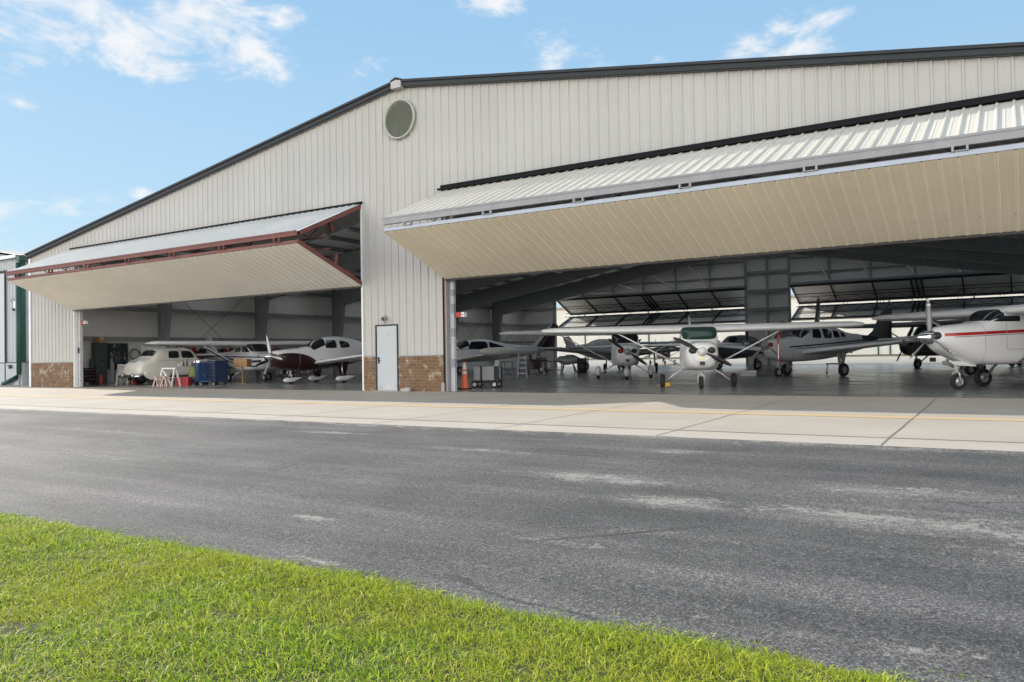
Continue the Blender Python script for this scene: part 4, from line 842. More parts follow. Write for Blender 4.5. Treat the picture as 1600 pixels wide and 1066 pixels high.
    for sg in (1,-1):
        if not engines: mb=MB(); mb.lathe([(.001,.0),(.075,.0),(.09,-.03)],(st[0][0]+.015,sg*.24,nz+.04),axis=(1,0,0),n=14); mb.build('air_intake',M['black'],fo)
        else:
            ey,ez,ex=engines; nc=Fus([(ex,ez,.22,.22,.24,2.3),(ex-.15,ez,.34,.32,.34,2.5),(ex-.8,ez,.40,.36,.40,2.6),(ex-2.0,ez+.02,.34,.26,.36,2.5),(ex-3.2,ez+.08,.05,.05,.05,2)]); mbn=nc.mesh(MB(),20,.12); mbn.v=[(x,y+sg*ey,z) for x,y,z in mbn.v]; no=mbn.build('engine_nacelle',nacelle or P,e)
            pp=prop(e,ex-.03,ez,3,1.05,spinner or M['alu'],blade or M['propblk'],pa,.36,.18)
            pp.location.y=sg*ey
    if not engines: prop(e,sx,nz,nb,srad,spinner or M['alu'],blade or M['propgrey'],pa,spl,spr,tips)
    mb=MB(); mb.tube([(-1.0,0,st[5][1]+st[5][2]*0+.8+.05),(-1.15,0,2.55)],.008,5); mb.build('antenna',M['greybox'],fo)
    return e
BON=[(2.32,1.30,.22,.19,.24,2.4),(2.25,1.30,.36,.26,.40,2.6),(1.95,1.28,.46,.32,.54,2.8),(1.4,1.27,.53,.37,.62,2.9),(.95,1.27,.56,.43,.64,3),(.25,1.28,.57,.86,.64,3),(-.6,1.30,.57,.88,.62,3),(-1.6,1.34,.51,.74,.56,2.8),(-2.4,1.38,.40,.50,.46,2.5),(-3.4,1.43,.26,.34,.34,2.3),(-4.4,1.48,.15,.22,.22,2.2),(-5.4,1.52,.04,.09,.09,2)]
PBON=stripes('white_paint_black_pinstripes',(.68,.69,.71),[(1.30,1.36,(.012,.014,.02),-6,1.55,-.055,0),(1.22,1.25,(.012,.014,.02),-6,1.2,-.06,0),(1.40,1.70,(.02,.022,.03),-6,-3.3,-.02,0)],.26)
bon=lowwing('white low wing plane with black pinstripes, four side windows and dark tail',(10.95,15.5),241,BON,paint_=PBON,finp=M['darkplane'],zr_=1.0,zt=1.38,fin=(-4.1,1.65,1.6,-5.0,2.98,.72),ws=(.98,.30),sx=2.30,nz=1.32,blade=M['propgrey'],spinner=M['propgrey'],pa=90,
  win=(((.28,1.62),(-.32,1.60),(-.28,2.02),(.12,2.04)),((-.45,1.60),(-.98,1.60),(-.95,1.98),(-.42,2.02)),((-1.10,1.62),(-1.52,1.63),(-1.46,1.92),(-1.07,1.96)),((-1.64,1.64),(-2.0,1.66),(-1.9,1.82),(-1.6,1.88))),gear=(-.45,1.42,.27,.1),legfair=M['greypl'],hs=(-4.5,1.52,1.85,1.05))
mb=MB(); mb.lathe([(.001,.03),(.09,.03),(.085,-.02)],(2.36,.25,1.37),axis=(1,0,0),n=14); mb.lathe([(.001,.03),(.09,.03),(.085,-.02)],(2.36,-.25,1.37),axis=(1,0,0),n=14); mb.build('intake_plug',M['red'],bon)
COLU=[(2.42,1.22,.20,.17,.20,2.3),(2.35,1.22,.34,.24,.36,2.5),(2.0,1.20,.48,.32,.52,2.7),(1.4,1.20,.56,.38,.62,2.8),(.7,1.22,.60,.46,.64,2.8),(.0,1.25,.61,.82,.62,2.7),(-.7,1.28,.60,.86,.58,2.7),(-1.6,1.33,.52,.70,.50,2.5),(-2.6,1.40,.36,.44,.38,2.3),(-3.8,1.47,.20,.26,.24,2.2),(-5.0,1.55,.06,.12,.12,2)]
PCOL=stripes('white_paint_maroon_cowl',(.74,.75,.77),[(.40,.98,(.05,.04,.05),-4,.4,.02,.0),(1.02,1.06,(.05,.04,.05),-3.6,.35,.02,.0)],.22,blob=(1.75,.62,1.40,.76,(.026,.008,.011)))
lowwing('white low wing plane with dark maroon lower cowl and white wheel fairings',(-8.45,6.1),258,COLU,paint_=PCOL,zr_=.92,zt=1.32,span=5.4,wx=.55,ch=(1.45,.95),fin=(-3.9,1.6,1.5,-4.9,2.75,.7),ws=(.78,.05),wsa=28,sx=2.40,nz=1.24,blade=M['white'],spinner=M['chrome'],pa=112,srad=1.0,
  win=(((.10,1.58),(-.55,1.58),(-.52,1.97),(-.05,1.97)),((-.72,1.58),(-1.30,1.62),(-1.22,1.86),(-.70,1.94))),gear=(-.5,1.1,.20,.1),nose=(1.5,.18),pants=M['white'],legfair=M['maroon'],hs=(-4.2,1.52,1.8,.9))
TT=[(2.6,1.2,.10,.10,.10,2.2),(2.45,1.2,.25,.2,.25,2.3),(1.9,1.2,.44,.33,.42,2.5),(1.2,1.22,.55,.42,.50,2.7),(.7,1.24,.60,.50,.52,2.8),(-.1,1.26,.62,.82,.52,2.8),(-1.0,1.28,.61,.84,.50,2.8),(-2.2,1.32,.52,.62,.44,2.6),(-3.2,1.36,.38,.42,.38,2.4),(-4.6,1.42,.20,.26,.26,2.2),(-5.9,1.48,.05,.10,.10,2)]
PTT=stripes('pale_grey_paint_dark_lines',(.74,.76,.79),[(1.50,1.54,(.1,.1,.12),-7,2.0,-.01,0),(1.80,2.9,(.06,.02,.03),-6.6,-5.0,-1.2,0)],.3)
PFIN=stripes('pale_fin_with_maroon_flash',(.52,.54,.55),[(-4.08,-3.80,(.045,.018,.03),-9,9,-1.1,0),(-4.14,-4.08,(.40,.25,.26),-9,9,-1.1,0),(-12,-4.14,(.03,.022,.035),-9,9,-1.1,0)],.35)
tt=lowwing('pale grey low wing plane with wing tip tanks, behind the traffic cone',(-9.0,18.3),243.5,TT,paint_=PTT,wingp=M['offwhite'],finp=PFIN,zr_=.9,zt=1.28,span=5.0,wx=.9,ch=(1.9,1.2),tanks=True,fin=(-4.6,1.6,1.7,-5.9,3.05,.75),ws=(.80,.05),wsa=26,sx=2.5,nz=1.2,
  win=(((.20,1.52),(-1.2,1.52),(-1.15,1.98),(-.1,1.98)),((-1.3,1.52),(-2.55,1.56),(-2.3,1.68),(-1.27,1.96))),gear=(-.6,1.9,.25,.1),hs=(-5.0,1.5,1.9,1.0))
# registration lettering on the rear fuselage
def text(body,size,mat,parent,loc,rot,ext=.004,name='lettering',shear=.2):
    c=bpy.data.curves.new(name,'FONT'); c.body=body; c.size=size; c.extrude=ext; c.shear=shear; c.align_x='CENTER'
    t0=bpy.data.objects.new(name,c); COL.objects.link(t0); bpy.context.view_layer.update(); me=bpy.data.meshes.new_from_object(t0.evaluated_get(bpy.context.evaluated_depsgraph_get())); bpy.data.objects.remove(t0); me.materials.clear(); me.materials.append(mat); o=bpy.data.objects.new(name,me); COL.objects.link(o); o.parent=parent; o.location=loc; o.rotation_euler=rot; return o
text('527',.34,M['black'],tt,(-3.0,.46,1.12),(R(90),0,R(180)))

# aircraft further back, mostly in silhouette against the open back doors
TW=[(3.2,1.5,.12,.12,.12,2.2),(3.0,1.5,.30,.25,.3,2.3),(2.2,1.5,.52,.42,.55,2.5),(1.3,1.52,.66,.55,.68,2.6),(.9,1.55,.7,.65,.7,2.7),(.2,1.58,.72,.9,.72,2.7),(-2.2,1.6,.72,.9,.7,2.7),(-3.6,1.66,.5,.6,.5,2.5),(-5.5,1.8,.25,.32,.3,2.2),(-7,1.9,.06,.12,.12,2)]
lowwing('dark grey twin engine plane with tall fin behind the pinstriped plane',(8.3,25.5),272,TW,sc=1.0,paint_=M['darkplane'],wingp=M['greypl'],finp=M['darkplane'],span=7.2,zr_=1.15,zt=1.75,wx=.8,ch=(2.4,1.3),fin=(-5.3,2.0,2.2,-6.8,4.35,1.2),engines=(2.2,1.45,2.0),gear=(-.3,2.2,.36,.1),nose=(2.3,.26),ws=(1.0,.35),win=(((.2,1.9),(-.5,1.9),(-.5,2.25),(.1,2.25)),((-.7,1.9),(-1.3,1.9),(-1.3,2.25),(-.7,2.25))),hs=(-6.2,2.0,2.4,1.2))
BW=dict(glass=M['glass'],spinner=M['propgrey'])
highwing('pale grey high wing plane with slim tapered wing, behind the red striped plane',(18.0,17.3),226,sc=1.2,paint_=M['greypl'],wingp=M['greypl'],zw=1.98,zt=2.08,span=5.5,pa=15,**BW)
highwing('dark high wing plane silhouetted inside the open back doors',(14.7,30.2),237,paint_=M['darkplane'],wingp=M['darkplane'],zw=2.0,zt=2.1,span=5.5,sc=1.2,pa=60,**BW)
highwing('dark high wing plane outside on the far apron beyond the back doors',(-9.5,50.5),300,paint_=M['darkplane'],wingp=M['darkplane'],zw=2.0,zt=2.1,span=5.4,pa=70,**BW)
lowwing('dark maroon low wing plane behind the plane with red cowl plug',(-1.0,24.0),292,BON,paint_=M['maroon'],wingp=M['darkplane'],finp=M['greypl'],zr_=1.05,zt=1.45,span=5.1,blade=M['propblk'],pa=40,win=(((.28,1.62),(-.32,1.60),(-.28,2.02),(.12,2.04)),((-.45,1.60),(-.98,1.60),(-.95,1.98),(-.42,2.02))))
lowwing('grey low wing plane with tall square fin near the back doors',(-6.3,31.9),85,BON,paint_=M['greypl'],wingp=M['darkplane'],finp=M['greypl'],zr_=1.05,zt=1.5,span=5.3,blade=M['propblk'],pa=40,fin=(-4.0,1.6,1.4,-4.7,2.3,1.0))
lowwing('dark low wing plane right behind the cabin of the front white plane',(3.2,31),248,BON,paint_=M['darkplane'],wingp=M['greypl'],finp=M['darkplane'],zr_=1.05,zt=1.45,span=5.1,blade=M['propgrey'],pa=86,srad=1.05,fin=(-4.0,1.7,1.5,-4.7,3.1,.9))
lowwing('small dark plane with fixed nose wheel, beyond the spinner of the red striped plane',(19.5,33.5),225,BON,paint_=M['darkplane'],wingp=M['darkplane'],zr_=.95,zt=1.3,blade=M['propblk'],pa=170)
highwing('white high wing plane standing behind the tail of the plane with navy stripes',(-16.8,19.5),300,zw=1.98,zt=2.05,span=5.5,pa=30,wingp=M['offwhite'],**BW)

# ------------------------------------------------------------------ vintage car
car=empty('vintage_car','cream white vintage saloon car seen from behind in the left bay','car',(-17.35,2.35,0),R(90))
CARF=[(.02,.66,.58,.14,.16,2.6),(.08,.68,.69,.27,.24,3),(.25,.70,.76,.43,.30,3.2),(.5,.72,.79,.52,.33,3.4),(.70,.74,.80,.57,.35,3.6),(.78,.75,.80,.62,.36,3.6),(1.05,.75,.795,.90,.37,3.8),(1.3,.75,.79,.99,.37,3.9),(1.9,.75,.79,1.04,.37,3.9),(2.5,.75,.79,1.04,.40,3.9),(2.98,.75,.79,.98,.37,3.8),(3.32,.75,.77,.62,.37,3.2),(3.45,.75,.68,.52,.37,2.9),(3.8,.74,.54,.48,.35,2.7),(4.6,.74,.44,.43,.33,2.6),(4.85,.72,.38,.37,.30,2.4),(4.92,.70,.28,.25,.24,2.2)]
cf=Fus(CARF); mb=cf.mesh(MB(),36,.05)
def bulge(cx,cy,cz,rx,ry,rz_):
    rows=[]
    for i in range(13):
        a=-pi/2+pi*i/12; rows.append([(cx+rx*sin(a),cy+ry*cos(a)*cos(t),cz+rz_*cos(a)*sin(t)) for t in [2*pi*k/18 for k in range(18)]])
    mb.grid(rows,0,True,True)
for s in (1,-1):
    bulge(.98,s*.755,.52,.72,.075,.34); bulge(4.1,s*.68,.52,.76,.20,.42); mb.bar((1.5,s*.80,.30),(3.3,s*.80,.30),.22,.05)
cb=mb.build('body',M['carwhite'],car)
mb=MB(); cf.wrap(mb,lambda t:(.81+.02*(2*t-1)**2,1.04),R(60),R(120),.006,12,6); mb.build('rear_window',M['glass'],cb)
mb=MB()
# raised surround of the rear window
for xx in (.80,1.05): mb.tube([cf.pt(xx,R(58+64*k/12),.008) for k in range(13)],.016,6)
for th in (58,122): mb.tube([cf.pt(.80+.25*k/6,R(th),.008) for k in range(7)],.016,6)
mb.build('window_surround',M['chrome'],cb)
mb=MB(); cf.wrap(mb,lambda t:(3.30-.06*(2*t-1)**2,3.0),R(50),R(130),.006,12,6); mb.build('windscreen',M['glass'],cb)
for s in (1,-1):
    for q in (((1.52,1.26),(2.14,1.26),(2.14,1.62),(1.60,1.62)),((2.27,1.26),(3.02,1.26),(2.84,1.61),(2.27,1.62))): mb=MB(); cf.pane(mb,q,s,r=.10); mb.build('window',M['glass'],cb)
    mb=MB(); mb.tube([cf.side(.95+2.5*k/16,1.17-.02*(k/16),s,.004) for k in range(17)],.010,5); mb.build('waist_trim',M['chrome'],cb)
    mb=MB(); mb.tube([cf.side(2.205,.45+.95*k/8,s,.002) for k in range(9)],.006,5); mb.tube([cf.side(2.205+.85,.45+.6*k/8,s,.002) for k in range(9)],.006,5); mb.build('door_seam',M['greybox'],cb)
    mb=MB(); mb.box(2.02,2.14,s*.805-.015,s*.805+.015,1.08,1.10); mb.build('door_handle',M['chrome'],cb)
    mb=MB(); mb.lathe([(.035,-.02),(.045,.0),(.03,.04),(.001,.05)],(.22,s*.64,.72),axis=(-1,0,.1),n=14); mb.build('tail_lamp',M['red'],cb)
    for x in (1.0,4.1): wheel(car,x,s*.71,.36,.17)
    mb=MB(); mb.lathe([(.10,-.06),(.12,0),(.10,.03),(.001,.05)],(4.84,s*.55,.86),axis=(1,0,0),n=16); mb.build('headlight',M['chrome'],cb)
for x,dx in ((-.10,1),(5.02,-1)):
    mb=MB(); mb.tube([(x+dx*.16,-.82,.42),(x+.02*dx,-.72,.42),(x,-.3,.42),(x,.3,.42),(x+.02*dx,.72,.42),(x+dx*.16,.82,.42)],.05,8,flat=1.3)
    for s in (1,-1): mb.tube([(x,s*.42,.30),(x-.02*dx,s*.42,.42),(x,s*.42,.58)],.035,8); mb.tube([(x,s*.4,.42),(x+.25*dx,s*.4,.45)],.025,6)
    mb.build('bumper',M['chrome'],car)
mb=MB(); a=Vector(cf.pt(.16,R(90),.02)); b=Vector(cf.pt(.34,R(90),.02)); mb.bar(a,b,.36,.012,up=(-.7,0,.7))
mb.build('number_plate',M['plate'],cb)
mb=MB(); cf_=[cf.pt(.16+.7*k/8,R(90-30),.003) for k in range(9)]; cg=[cf.pt(.16+.7*k/8,R(90+30),.003) for k in range(9)]; mb.tube(cf_,.005,5); mb.tube(cg,.005,5); mb.build('boot_seam',M['greybox'],cb)
mb=MB(); mb.box(.25,4.7,-.58,.58,.22,.42); mb.build('chassis',M['black'],car)

# ------------------------------------------------------------------ workshop things around the left bay
def T(name,label,cat,x,y,rz=0,group=None): return empty(name,label,cat,(x,y,0),R(rz),group)
# sawhorse table and long workbench
t=T('saw_horse','pale wooden sawhorse frame at the end of the workbench beside the car','sawhorse',-13.35,1.75,10)
mb=MB(); mb.box(-.40,.40,-.06,.06,.76,.82); mb.build('top_rail',M['offwhite'],t,bevel=.005)
for x in (-.36,.36):
    for y in (-.05,.05): mb=MB(); mb.bar((x,y,.76),(x*1.05,y*5,0),.05,.07); mb.build('leg',M['offwhite'],t)
mb=MB(); mb.bar((-.36,-.03,.74),(.30,-.16,.06),.04,.06); mb.build('brace',M['offwhite'],t)
for i,(x,y) in enumerate(((-13.45,1.25),(-13.05,1.35))):
    t=T('trestle',('pink painted low trestle under the sawhorse, nearer the car','pink painted low trestle under the sawhorse, nearer the red crate')[i],'trestle',x,y,20*i)
    for s in (1,-1): mb=MB(); mb.bar((-.02,s*.08,.42),(-.16,s*.14,0),.035,.05); mb.build('leg',M['pinkwood'],t); mb=MB(); mb.bar((.02,s*.08,.42),(.16,s*.14,0),.035,.05); mb.build('leg',M['pinkwood'],t)
    mb=MB(); mb.box(-.06,.06,-.14,.14,.40,.45); mb.build('rail',M['pinkwood'],t)
BX,BY=-13.4,3.25
t=T('workbench','long grey workbench cluttered with bottles in front of the old car','workbench',BX,BY,60)
mb=MB(); mb.box(-.95,.95,-.33,.33,.80,.86); mb.build('bench_top',M['greysteel'],t,bevel=.005)
for x in (-.88,.88):
    for y in (-.28,.28): mb=MB(); mb.box(x-.03,x+.03,y-.03,y+.03,0,.80); mb.build('leg',M['greysteel'],t)
mb=MB(); mb.box(-.90,.90,-.28,.28,.30,.33); mb.build('lower_shelf',M['greysteel'],t)
def onbench(u,v): a=R(60); return (BX+u*cos(a)-v*sin(a),BY+u*sin(a)+v*cos(a))
kinds=('white squat can','grey tall bottle','brown short jar','clear pale flask','dark green bottle','cream wide tin')
mats=(M['white'],M['greybox'],M['brown'],M['greypl'],M['darkgreen'],M['offwhite'])
for i in range(14):
    u=-.85+i*.12; v=-.12+.2*((i*7)%3-1)*.6; x,y=onbench(u,v); k=(i*5+i//3)%6; r=.035+.02*((i*3)%3)/2; h=.14+.07*((i*5)%4)
    e=empty('bottle','%s on the workbench in front of the car'%kinds[k],'bottle',(x,y,.862),0,'bottles and cans on the workbench')
    mb=MB(); mb.lathe([(.001,0),(r,0),(r,h*.62),(r*.45,h*.78),(r*.42,h*.95)],(0,0,0),n=14); mb.build('bottle_body',mats[k],e); mb=MB(); mb.lathe([(r*.5,h*.93),(r*.5,h),(.001,h)],(0,0,0),n=12); mb.build('cap',M['white'] if k%2 else M['red'],e)
x,y=onbench(-.1,-.36); t=T('cloth','olive cloth draped over the front edge of the workbench','cloth',x,y,60); mb=MB(); mb.grid([[(-.35+.7*i/10,-.03+.03*sin(i*1.7)-.02*j,.87-.07*j-.02*abs(sin(i))*(j>5)) for i in range(11)] for j in range(8)]); o=mb.build('fabric',M['greencloth'],t); so=o.modifiers.new('thick','SOLIDIFY'); so.thickness=.01
t=T('crate','red plastic crate on the floor under the workbench','crate',-13.2,2.35,30); mb=MB()
mb.box(-.3,.3,-.2,.2,0,.02); mb.box(-.3,.3,-.2,-.18,.02,.38); mb.box(-.3,.3,.18,.2,.02,.38); mb.box(-.3,-.28,-.18,.18,.02,.38); mb.box(.28,.3,-.18,.18,.02,.38); mb.build('shell',M['red'],t); mb=MB(); mb.box(-.32,.32,-.22,-.2,.32,.38); mb.box(-.32,.32,.2,.22,.32,.38); mb.build('rim_band',M['red'],t)
t=T('creeper','blue mechanic creeper with white castors under the workbench','creeper',-12.75,3.3,40); mb=MB(); mb.box(-.35,.35,-.2,.2,.12,.2); mb.build('board',M['blue'],t,bevel=.02)
for x in (-.3,.3):
    for y in (-.16,.16): mb=MB(); mb.lathe([(.001,-.02),(.05,-.02),(.05,.02),(.001,.02)],(x,y,.05),axis=(1,0,0),n=14); mb.build('castor',M['white'],t)
def chest(label,x,y,rz,w,d,h,nd,m,group=None,handle=True):
    t=T('tool_chest',label,'tool chest',x,y,rz,group); mb=MB(); mb.box(-w/2,w/2,-d/2,d/2,.14,h); mb.build('cabinet',m,t,bevel=.012)
    for k in range(nd):
        z0=.18+(h-.24)*k/nd; z1=.18+(h-.24)*(k+1)/nd-.012; mb=MB(); mb.box(-w/2+.02,w/2-.02,-d/2-.018,-d/2-.002,z0,z1); dd=mb.build('drawer',m,t,bevel=.004); mb=MB(); mb.box(-w/2+.06,w/2-.06,-d/2-.04,-d/2-.019,z1-.035,z1-.015); mb.build('handle',M['chrome'],dd)
    for sx in (1,-1):
        for sy in (1,-1): mb=MB(); mb.lathe([(.001,-.025),(.065,-.025),(.065,.025),(.001,.025)],(sx*(w/2-.1),sy*(d/2-.08),.066),axis=(1,0,0),n=14); mb.build('castor',M['tyre'],t)
    return t
chest('narrow blue tool cart with a silver top tray beside the workbench',-13.05,4.05-.9,-5,.42,.5,1.02,4,M['blue'])
tc_=chest('large dark blue tool chest on castors right of the workbench',-12.5,3.55,-12,1.05,.62,1.10,6,M['navy'])
t=empty('tray','silver tray of shiny tools on the narrow blue tool cart','tray',(-13.05,3.15,1.022),0); mb=MB(); mb.box(-.19,.19,-.22,.22,0,.02); mb.box(-.19,.19,-.22,-.2,.02,.09); mb.box(-.19,-.17,-.2,.2,.02,.09); mb.build('pan',M['chrome'],t)
for k in range(4): mb=MB(); mb.tube([(-.12+.08*k,-.15,.05),(-.14+.08*k,.15,.10+.03*k)],.014,6); mb.build('spanner',M['chrome'],t)
t=T('stool','wooden box top stand on one thin post behind the blue tool chest','stand',-12.15,4.75,25); mb=MB(); mb.box(-.33,.33,-.25,.25,.78,1.16); mb.build('wooden_box',M['wood'],t,bevel=.01); mb=MB(); mb.box(-.03,.03,-.03,.03,.03,.78); mb.build('post',M['wood'],t); mb=MB(); mb.box(-.25,.25,-.2,.2,0,.03); mb.build('foot',M['wood'],t)
# along the left wall
chest('tall red tool chest in the corner by the left door jamb',-20.6,1.4,75,.7,.5,1.25,6,M['red'])
chest('short dark red tool chest next to the tall red one',-20.75,2.2,85,.65,.5,.85,4,M['maroon'])
def rack(label,x,y,rz,w,h,m):
    t=T('storage_rack',label,'rack',x,y,rz)
    for sx in (1,-1):
        for sy in (1,-1): mb=MB(); mb.box(sx*w/2-.02,sx*w/2+.02,sy*.22-.02,sy*.22+.02,0,h); mb.build('upright',m,t)
    for z in np.arange(.15,h,.45): mb=MB(); mb.box(-w/2,w/2,-.22,.22,z,z+.03); mb.build('shelf',m,t)
    return t
def onrack(x,y,rz,w,h,lab,group,pal,seed):
    rr=random.Random(seed); a=R(rz)
    for zi,z in enumerate(np.arange(.15,h-.2,.45)):
        u=-w/2+.12
        while u<w/2-.1:
            bw=rr.uniform(.10,.26); bh=rr.uniform(.12,.34); c=rr.choice(pal)
            xx=x+(u+bw/2)*cos(a); yy=y+(u+bw/2)*sin(a)
            b=empty('storage_box','%s box, %s shelf %s'%(c[0],('bottom','second','third','fourth','top')[min(zi,4)],lab),'box',(xx,yy,z+.032),a,group)
            mb=MB(); mb.box(-bw/2,bw/2,-.15,.15,0,bh); mb.build('carton',c[1],b,bevel=.008); mb=MB(); mb.box(-bw/2-.004,bw/2+.004,-.154,.154,bh*.8,bh+.01); mb.build('lid',c[1],b)
            u+=bw+rr.uniform(.02,.12)
PAL=(('black',M['black']),('dark red',M['maroon']),('grey',M['greybox']),('blue grey',M['bluegrey']),('brown',M['brown']),('cream',M['offwhite']),('red',M['red']))
rack('grey shelving rack against the left wall just inside the door',-20.95,.62,90,.6,2.0,M['greysteel']); onrack(-20.95,.62,90,.6,2.0,'of the rack by the left jamb','boxes on the rack just inside the door',PAL,3)
t=T('locker','tall dark green steel locker against the left wall','locker',-20.95,2.95,80); mb=MB(); mb.box(-.30,.30,-.25,.25,.02,2.12); mb.build('cabinet',M['darkgreen'],t,bevel=.01)
for s in (1,-1):
    mb=MB(); mb.box(s*.15-.14,s*.15+.14,-.27,-.252,.06,2.08); dd=mb.build('door',M['darkgreen'],t,bevel=.004); mb=MB(); mb.box(s*.05-.012,s*.05+.012,-.30,-.271,1.0,1.18); mb.build('handle',M['chrome'],dd)
t=T('tool_board','dark pegboard hung with shiny tools on the left wall','tool board',-21.3,4.15,90); mb=MB(); mb.box(-.55,.55,0,.03,.75,2.1); mb.build('board',M['charcoal'],t)
for k in range(26):
    u=-.5+random.random()*1.0; z=.9+random.random()*1.0; mb=MB(); mb.bar((u,-.03,z),(u+random.uniform(-.05,.05),-.03,z+random.uniform(.08,.2)),.025,.02); mb.build('tool',random.choice((M['chrome'],M['white'],M['greybox'],M['greencloth'])),t)
t=T('sign_board','leaning white notice board with rows of printed lines, near the car','notice board',-18.7,2.75,28)
tl=R(-14)
mb=MB(); mb.box(-.33,.33,0,.03,.45,1.02); bo=mb.build('panel',M['white'],t); bo.rotation_euler=(tl,0,0)
for k in range(6): mb=MB(); mb.box(-.27,.27-.08*(k%3),-.006,-.001,.53+.075*k,.56+.075*k); q=mb.build('text_line',M['red'] if k>3 else M['greybox'],t); q.rotation_euler=(tl,0,0)
for s in (1,-1): mb=MB(); mb.bar((s*.28,.02,1.0),(s*.28,.02,0),.04,.05); q=mb.build('leg',M['white'],t); q.rotation_euler=(tl,0,0); mb=MB(); mb.bar((s*.28,.26,.98),(s*.28,.5,0),.03,.04); q=mb.build('leg',M['white'],t)
t=T('post_stand','white post on a round foot with a brown leather bag hung on top','stand',-18.35,3.9,0); mb=MB(); mb.tube([(0,0,.03),(0,0,1.08)],.035,10); mb.build('post',M['white'],t); mb=MB(); mb.lathe([(.001,.05),(.22,.03),(.24,0),(.001,0)],(0,0,0),n=18); mb.build('foot',M['offwhite'],t); mb=MB(); mb.box(-.20,.20,-.12,.12,1.0,1.10); mb.build('bracket',M['offwhite'],t)
e=empty('leather_bag','brown leather bag on top of the white post','bag',(-18.35,3.9,1.102)); mb=MB(); mb.lathe([(.001,0),(.20,.0),(.25,.10),(.22,.22),(.10,.30),(.001,.31)],(0,0,0),n=18); mb.v=[(x*1.15,y*.75,z) for x,y,z in mb.v]; mb.build('pouch',M['brown'],e); mb=MB(); mb.tube([(-.15,0,.26),(-.08,0,.38),(.08,0,.38),(.15,0,.26)],.015,6); mb.build('strap',M['brown'],e)
t=T('whiteboard','large plain white panel standing on a dark cabinet behind the car','whiteboard',-20.4,5.6,70); mb=MB(); mb.box(-.62,.62,-.02,.02,1.16,1.92); mb.build('panel',M['white'],t,bevel=.006); mb=MB()
for s in (1,-1): mb.box(s*.6-.025,s*.6+.025,-.05,.05,0,1.16)
mb.box(-.62,.62,-.22,.22,.0,.04); mb.build('stand',M['greysteel'],t)
t=T('cabinet','dark cabinet standing under the white panel','cabinet',-20.9,6.55,80); mb=MB(); mb.box(-.5,.5,-.25,.25,.05,1.05); mb.build('carcass',M['black'],t,bevel=.01)
for s in (1,-1): mb=MB(); mb.box(s*.25-.23,s*.25+.23,-.27,-.252,.1,1.0); mb.build('door',M['black'],t)
t=T('drum','blue grey covered drum behind the leaning notice board','drum',-19.9,4.35,0); mb=MB(); mb.lathe([(.001,0),(.3,0),(.3,.3),(.315,.32),(.3,.34),(.3,.6),(.315,.62),(.3,.64),(.3,.92)],(0,0,0),n=24); mb.build('barrel',M['bluegrey'],t); mb=MB(); mb.lathe([(.33,.80),(.33,.95),(.15,1.08),(.001,1.12)],(0,0,0),n=24); mb.build('cover',M['bluegrey'],t)
t=T('pedestal_fan','grey pedestal fan on a wide foot near the locker','fan',-19.5,3.05,60); mb=MB(); mb.tube([(0,0,.03),(0,0,1.05)],.028,8); mb.build('pole',M['greypl'],t); mb=MB(); mb.lathe([(.001,.05),(.27,.02),(.28,0),(.001,0)],(0,0,0),n=20); mb.build('foot',M['greybox'],t); mb=MB()
mb.lathe([(.001,.10),(.10,.10),(.24,.02),(.24,-.06),(.08,-.16),(.001,-.17)],(0,-.1,1.25),axis=(0,-1,0),n=22); mb.build('fan_head',M['charcoal'],t)
for i,(y,w) in enumerate(((8.4,1.6),(10.4,1.6),(15.2,1.8),(17.3,1.8))):
    lab=('behind the car bonnet','beside the cross brace','behind the navy striped plane','behind the maroon cowled plane')[i]
    rack('grey storage rack against the left wall '+lab,-21.1,y,90,w,2.0,M['frame']); onrack(-21.1,y,90,w,2.0,'of the wall rack '+lab,'boxes on the rack '+lab,PAL,11+i)

# ------------------------------------------------------------------ right bay, front
t=T('traffic_cone','tall orange traffic cone with white collars by the grey door post','traffic cone',2.95,1.65,0)
mb=MB(); mb.box(-.19,.19,-.19,.19,0,.04); mb.build('base',M['black'],t,bevel=.01); mb=MB(); mb.lathe([(.145,.04),(.13,.10),(.045,.90),(.035,.915),(.001,.915)],(0,0,0),n=24); cn_=mb.build('cone_body',M['orange'],t)
for z0,z1 in ((.50,.60),(.66,.86)): mb=MB(); rr=lambda z:.13-(z-.10)*.085/.8+.003; mb.lathe([(rr(z0),z0),(rr(z1),z1)],(0,0,0),n=24); mb.build('collar',M['offwhite'],cn_)
t=T('power_cart','grey ground power cart with black wheels next to the traffic cone','power cart',3.05,2.75,18); t.scale=(.86,.86,.92)
mb=MB(); mb.box(-.42,.42,-.28,.28,.28,.80); cb_=mb.build('body_panel',M['greybox'],t,bevel=.02); mb=MB(); mb.box(-.14,-.06,-.295,.295,.27,.815); mb.build('strap',M['black'],cb_); mb=MB(); mb.box(.36,.62,-.26,.26,.26,.80); mb.build('side_cabinet',M['charcoal'],t,bevel=.015); mb=MB(); mb.box(-.5,.64,-.30,.30,.19,.27); mb.build('chassis',M['black'],t,bevel=.01)
mb=MB(); mb.box(.40,.60,-.2,.1,.80,.88); mb.box(.42,.60,-.1,.12,.88,1.02); mb.build('control_box',M['greybox'],t,bevel=.012); mb=MB(); mb.tube([(.62,-.2,.8),(.68,-.26,.7),(.66,-.28,.45),(.68,-.27,.32)],.03,8); mb.build('cable',M['bluegrey'],t)
for x in (-.36,.46):
    for s in (1,-1): wheel(t,x,s*.34,.135,.10)
t=T('box','white and grey plastic box lying on the floor near the pinstriped plane','box',8.55,15.2,20); mb=MB(); mb.box(-.32,.32,-.22,.22,.01,.20); mb.build('tub',M['greypl'],t,bevel=.02); mb=MB(); mb.box(-.34,.34,-.24,.24,.20,.25); mb.build('lid',M['white'],t,bevel=.01)
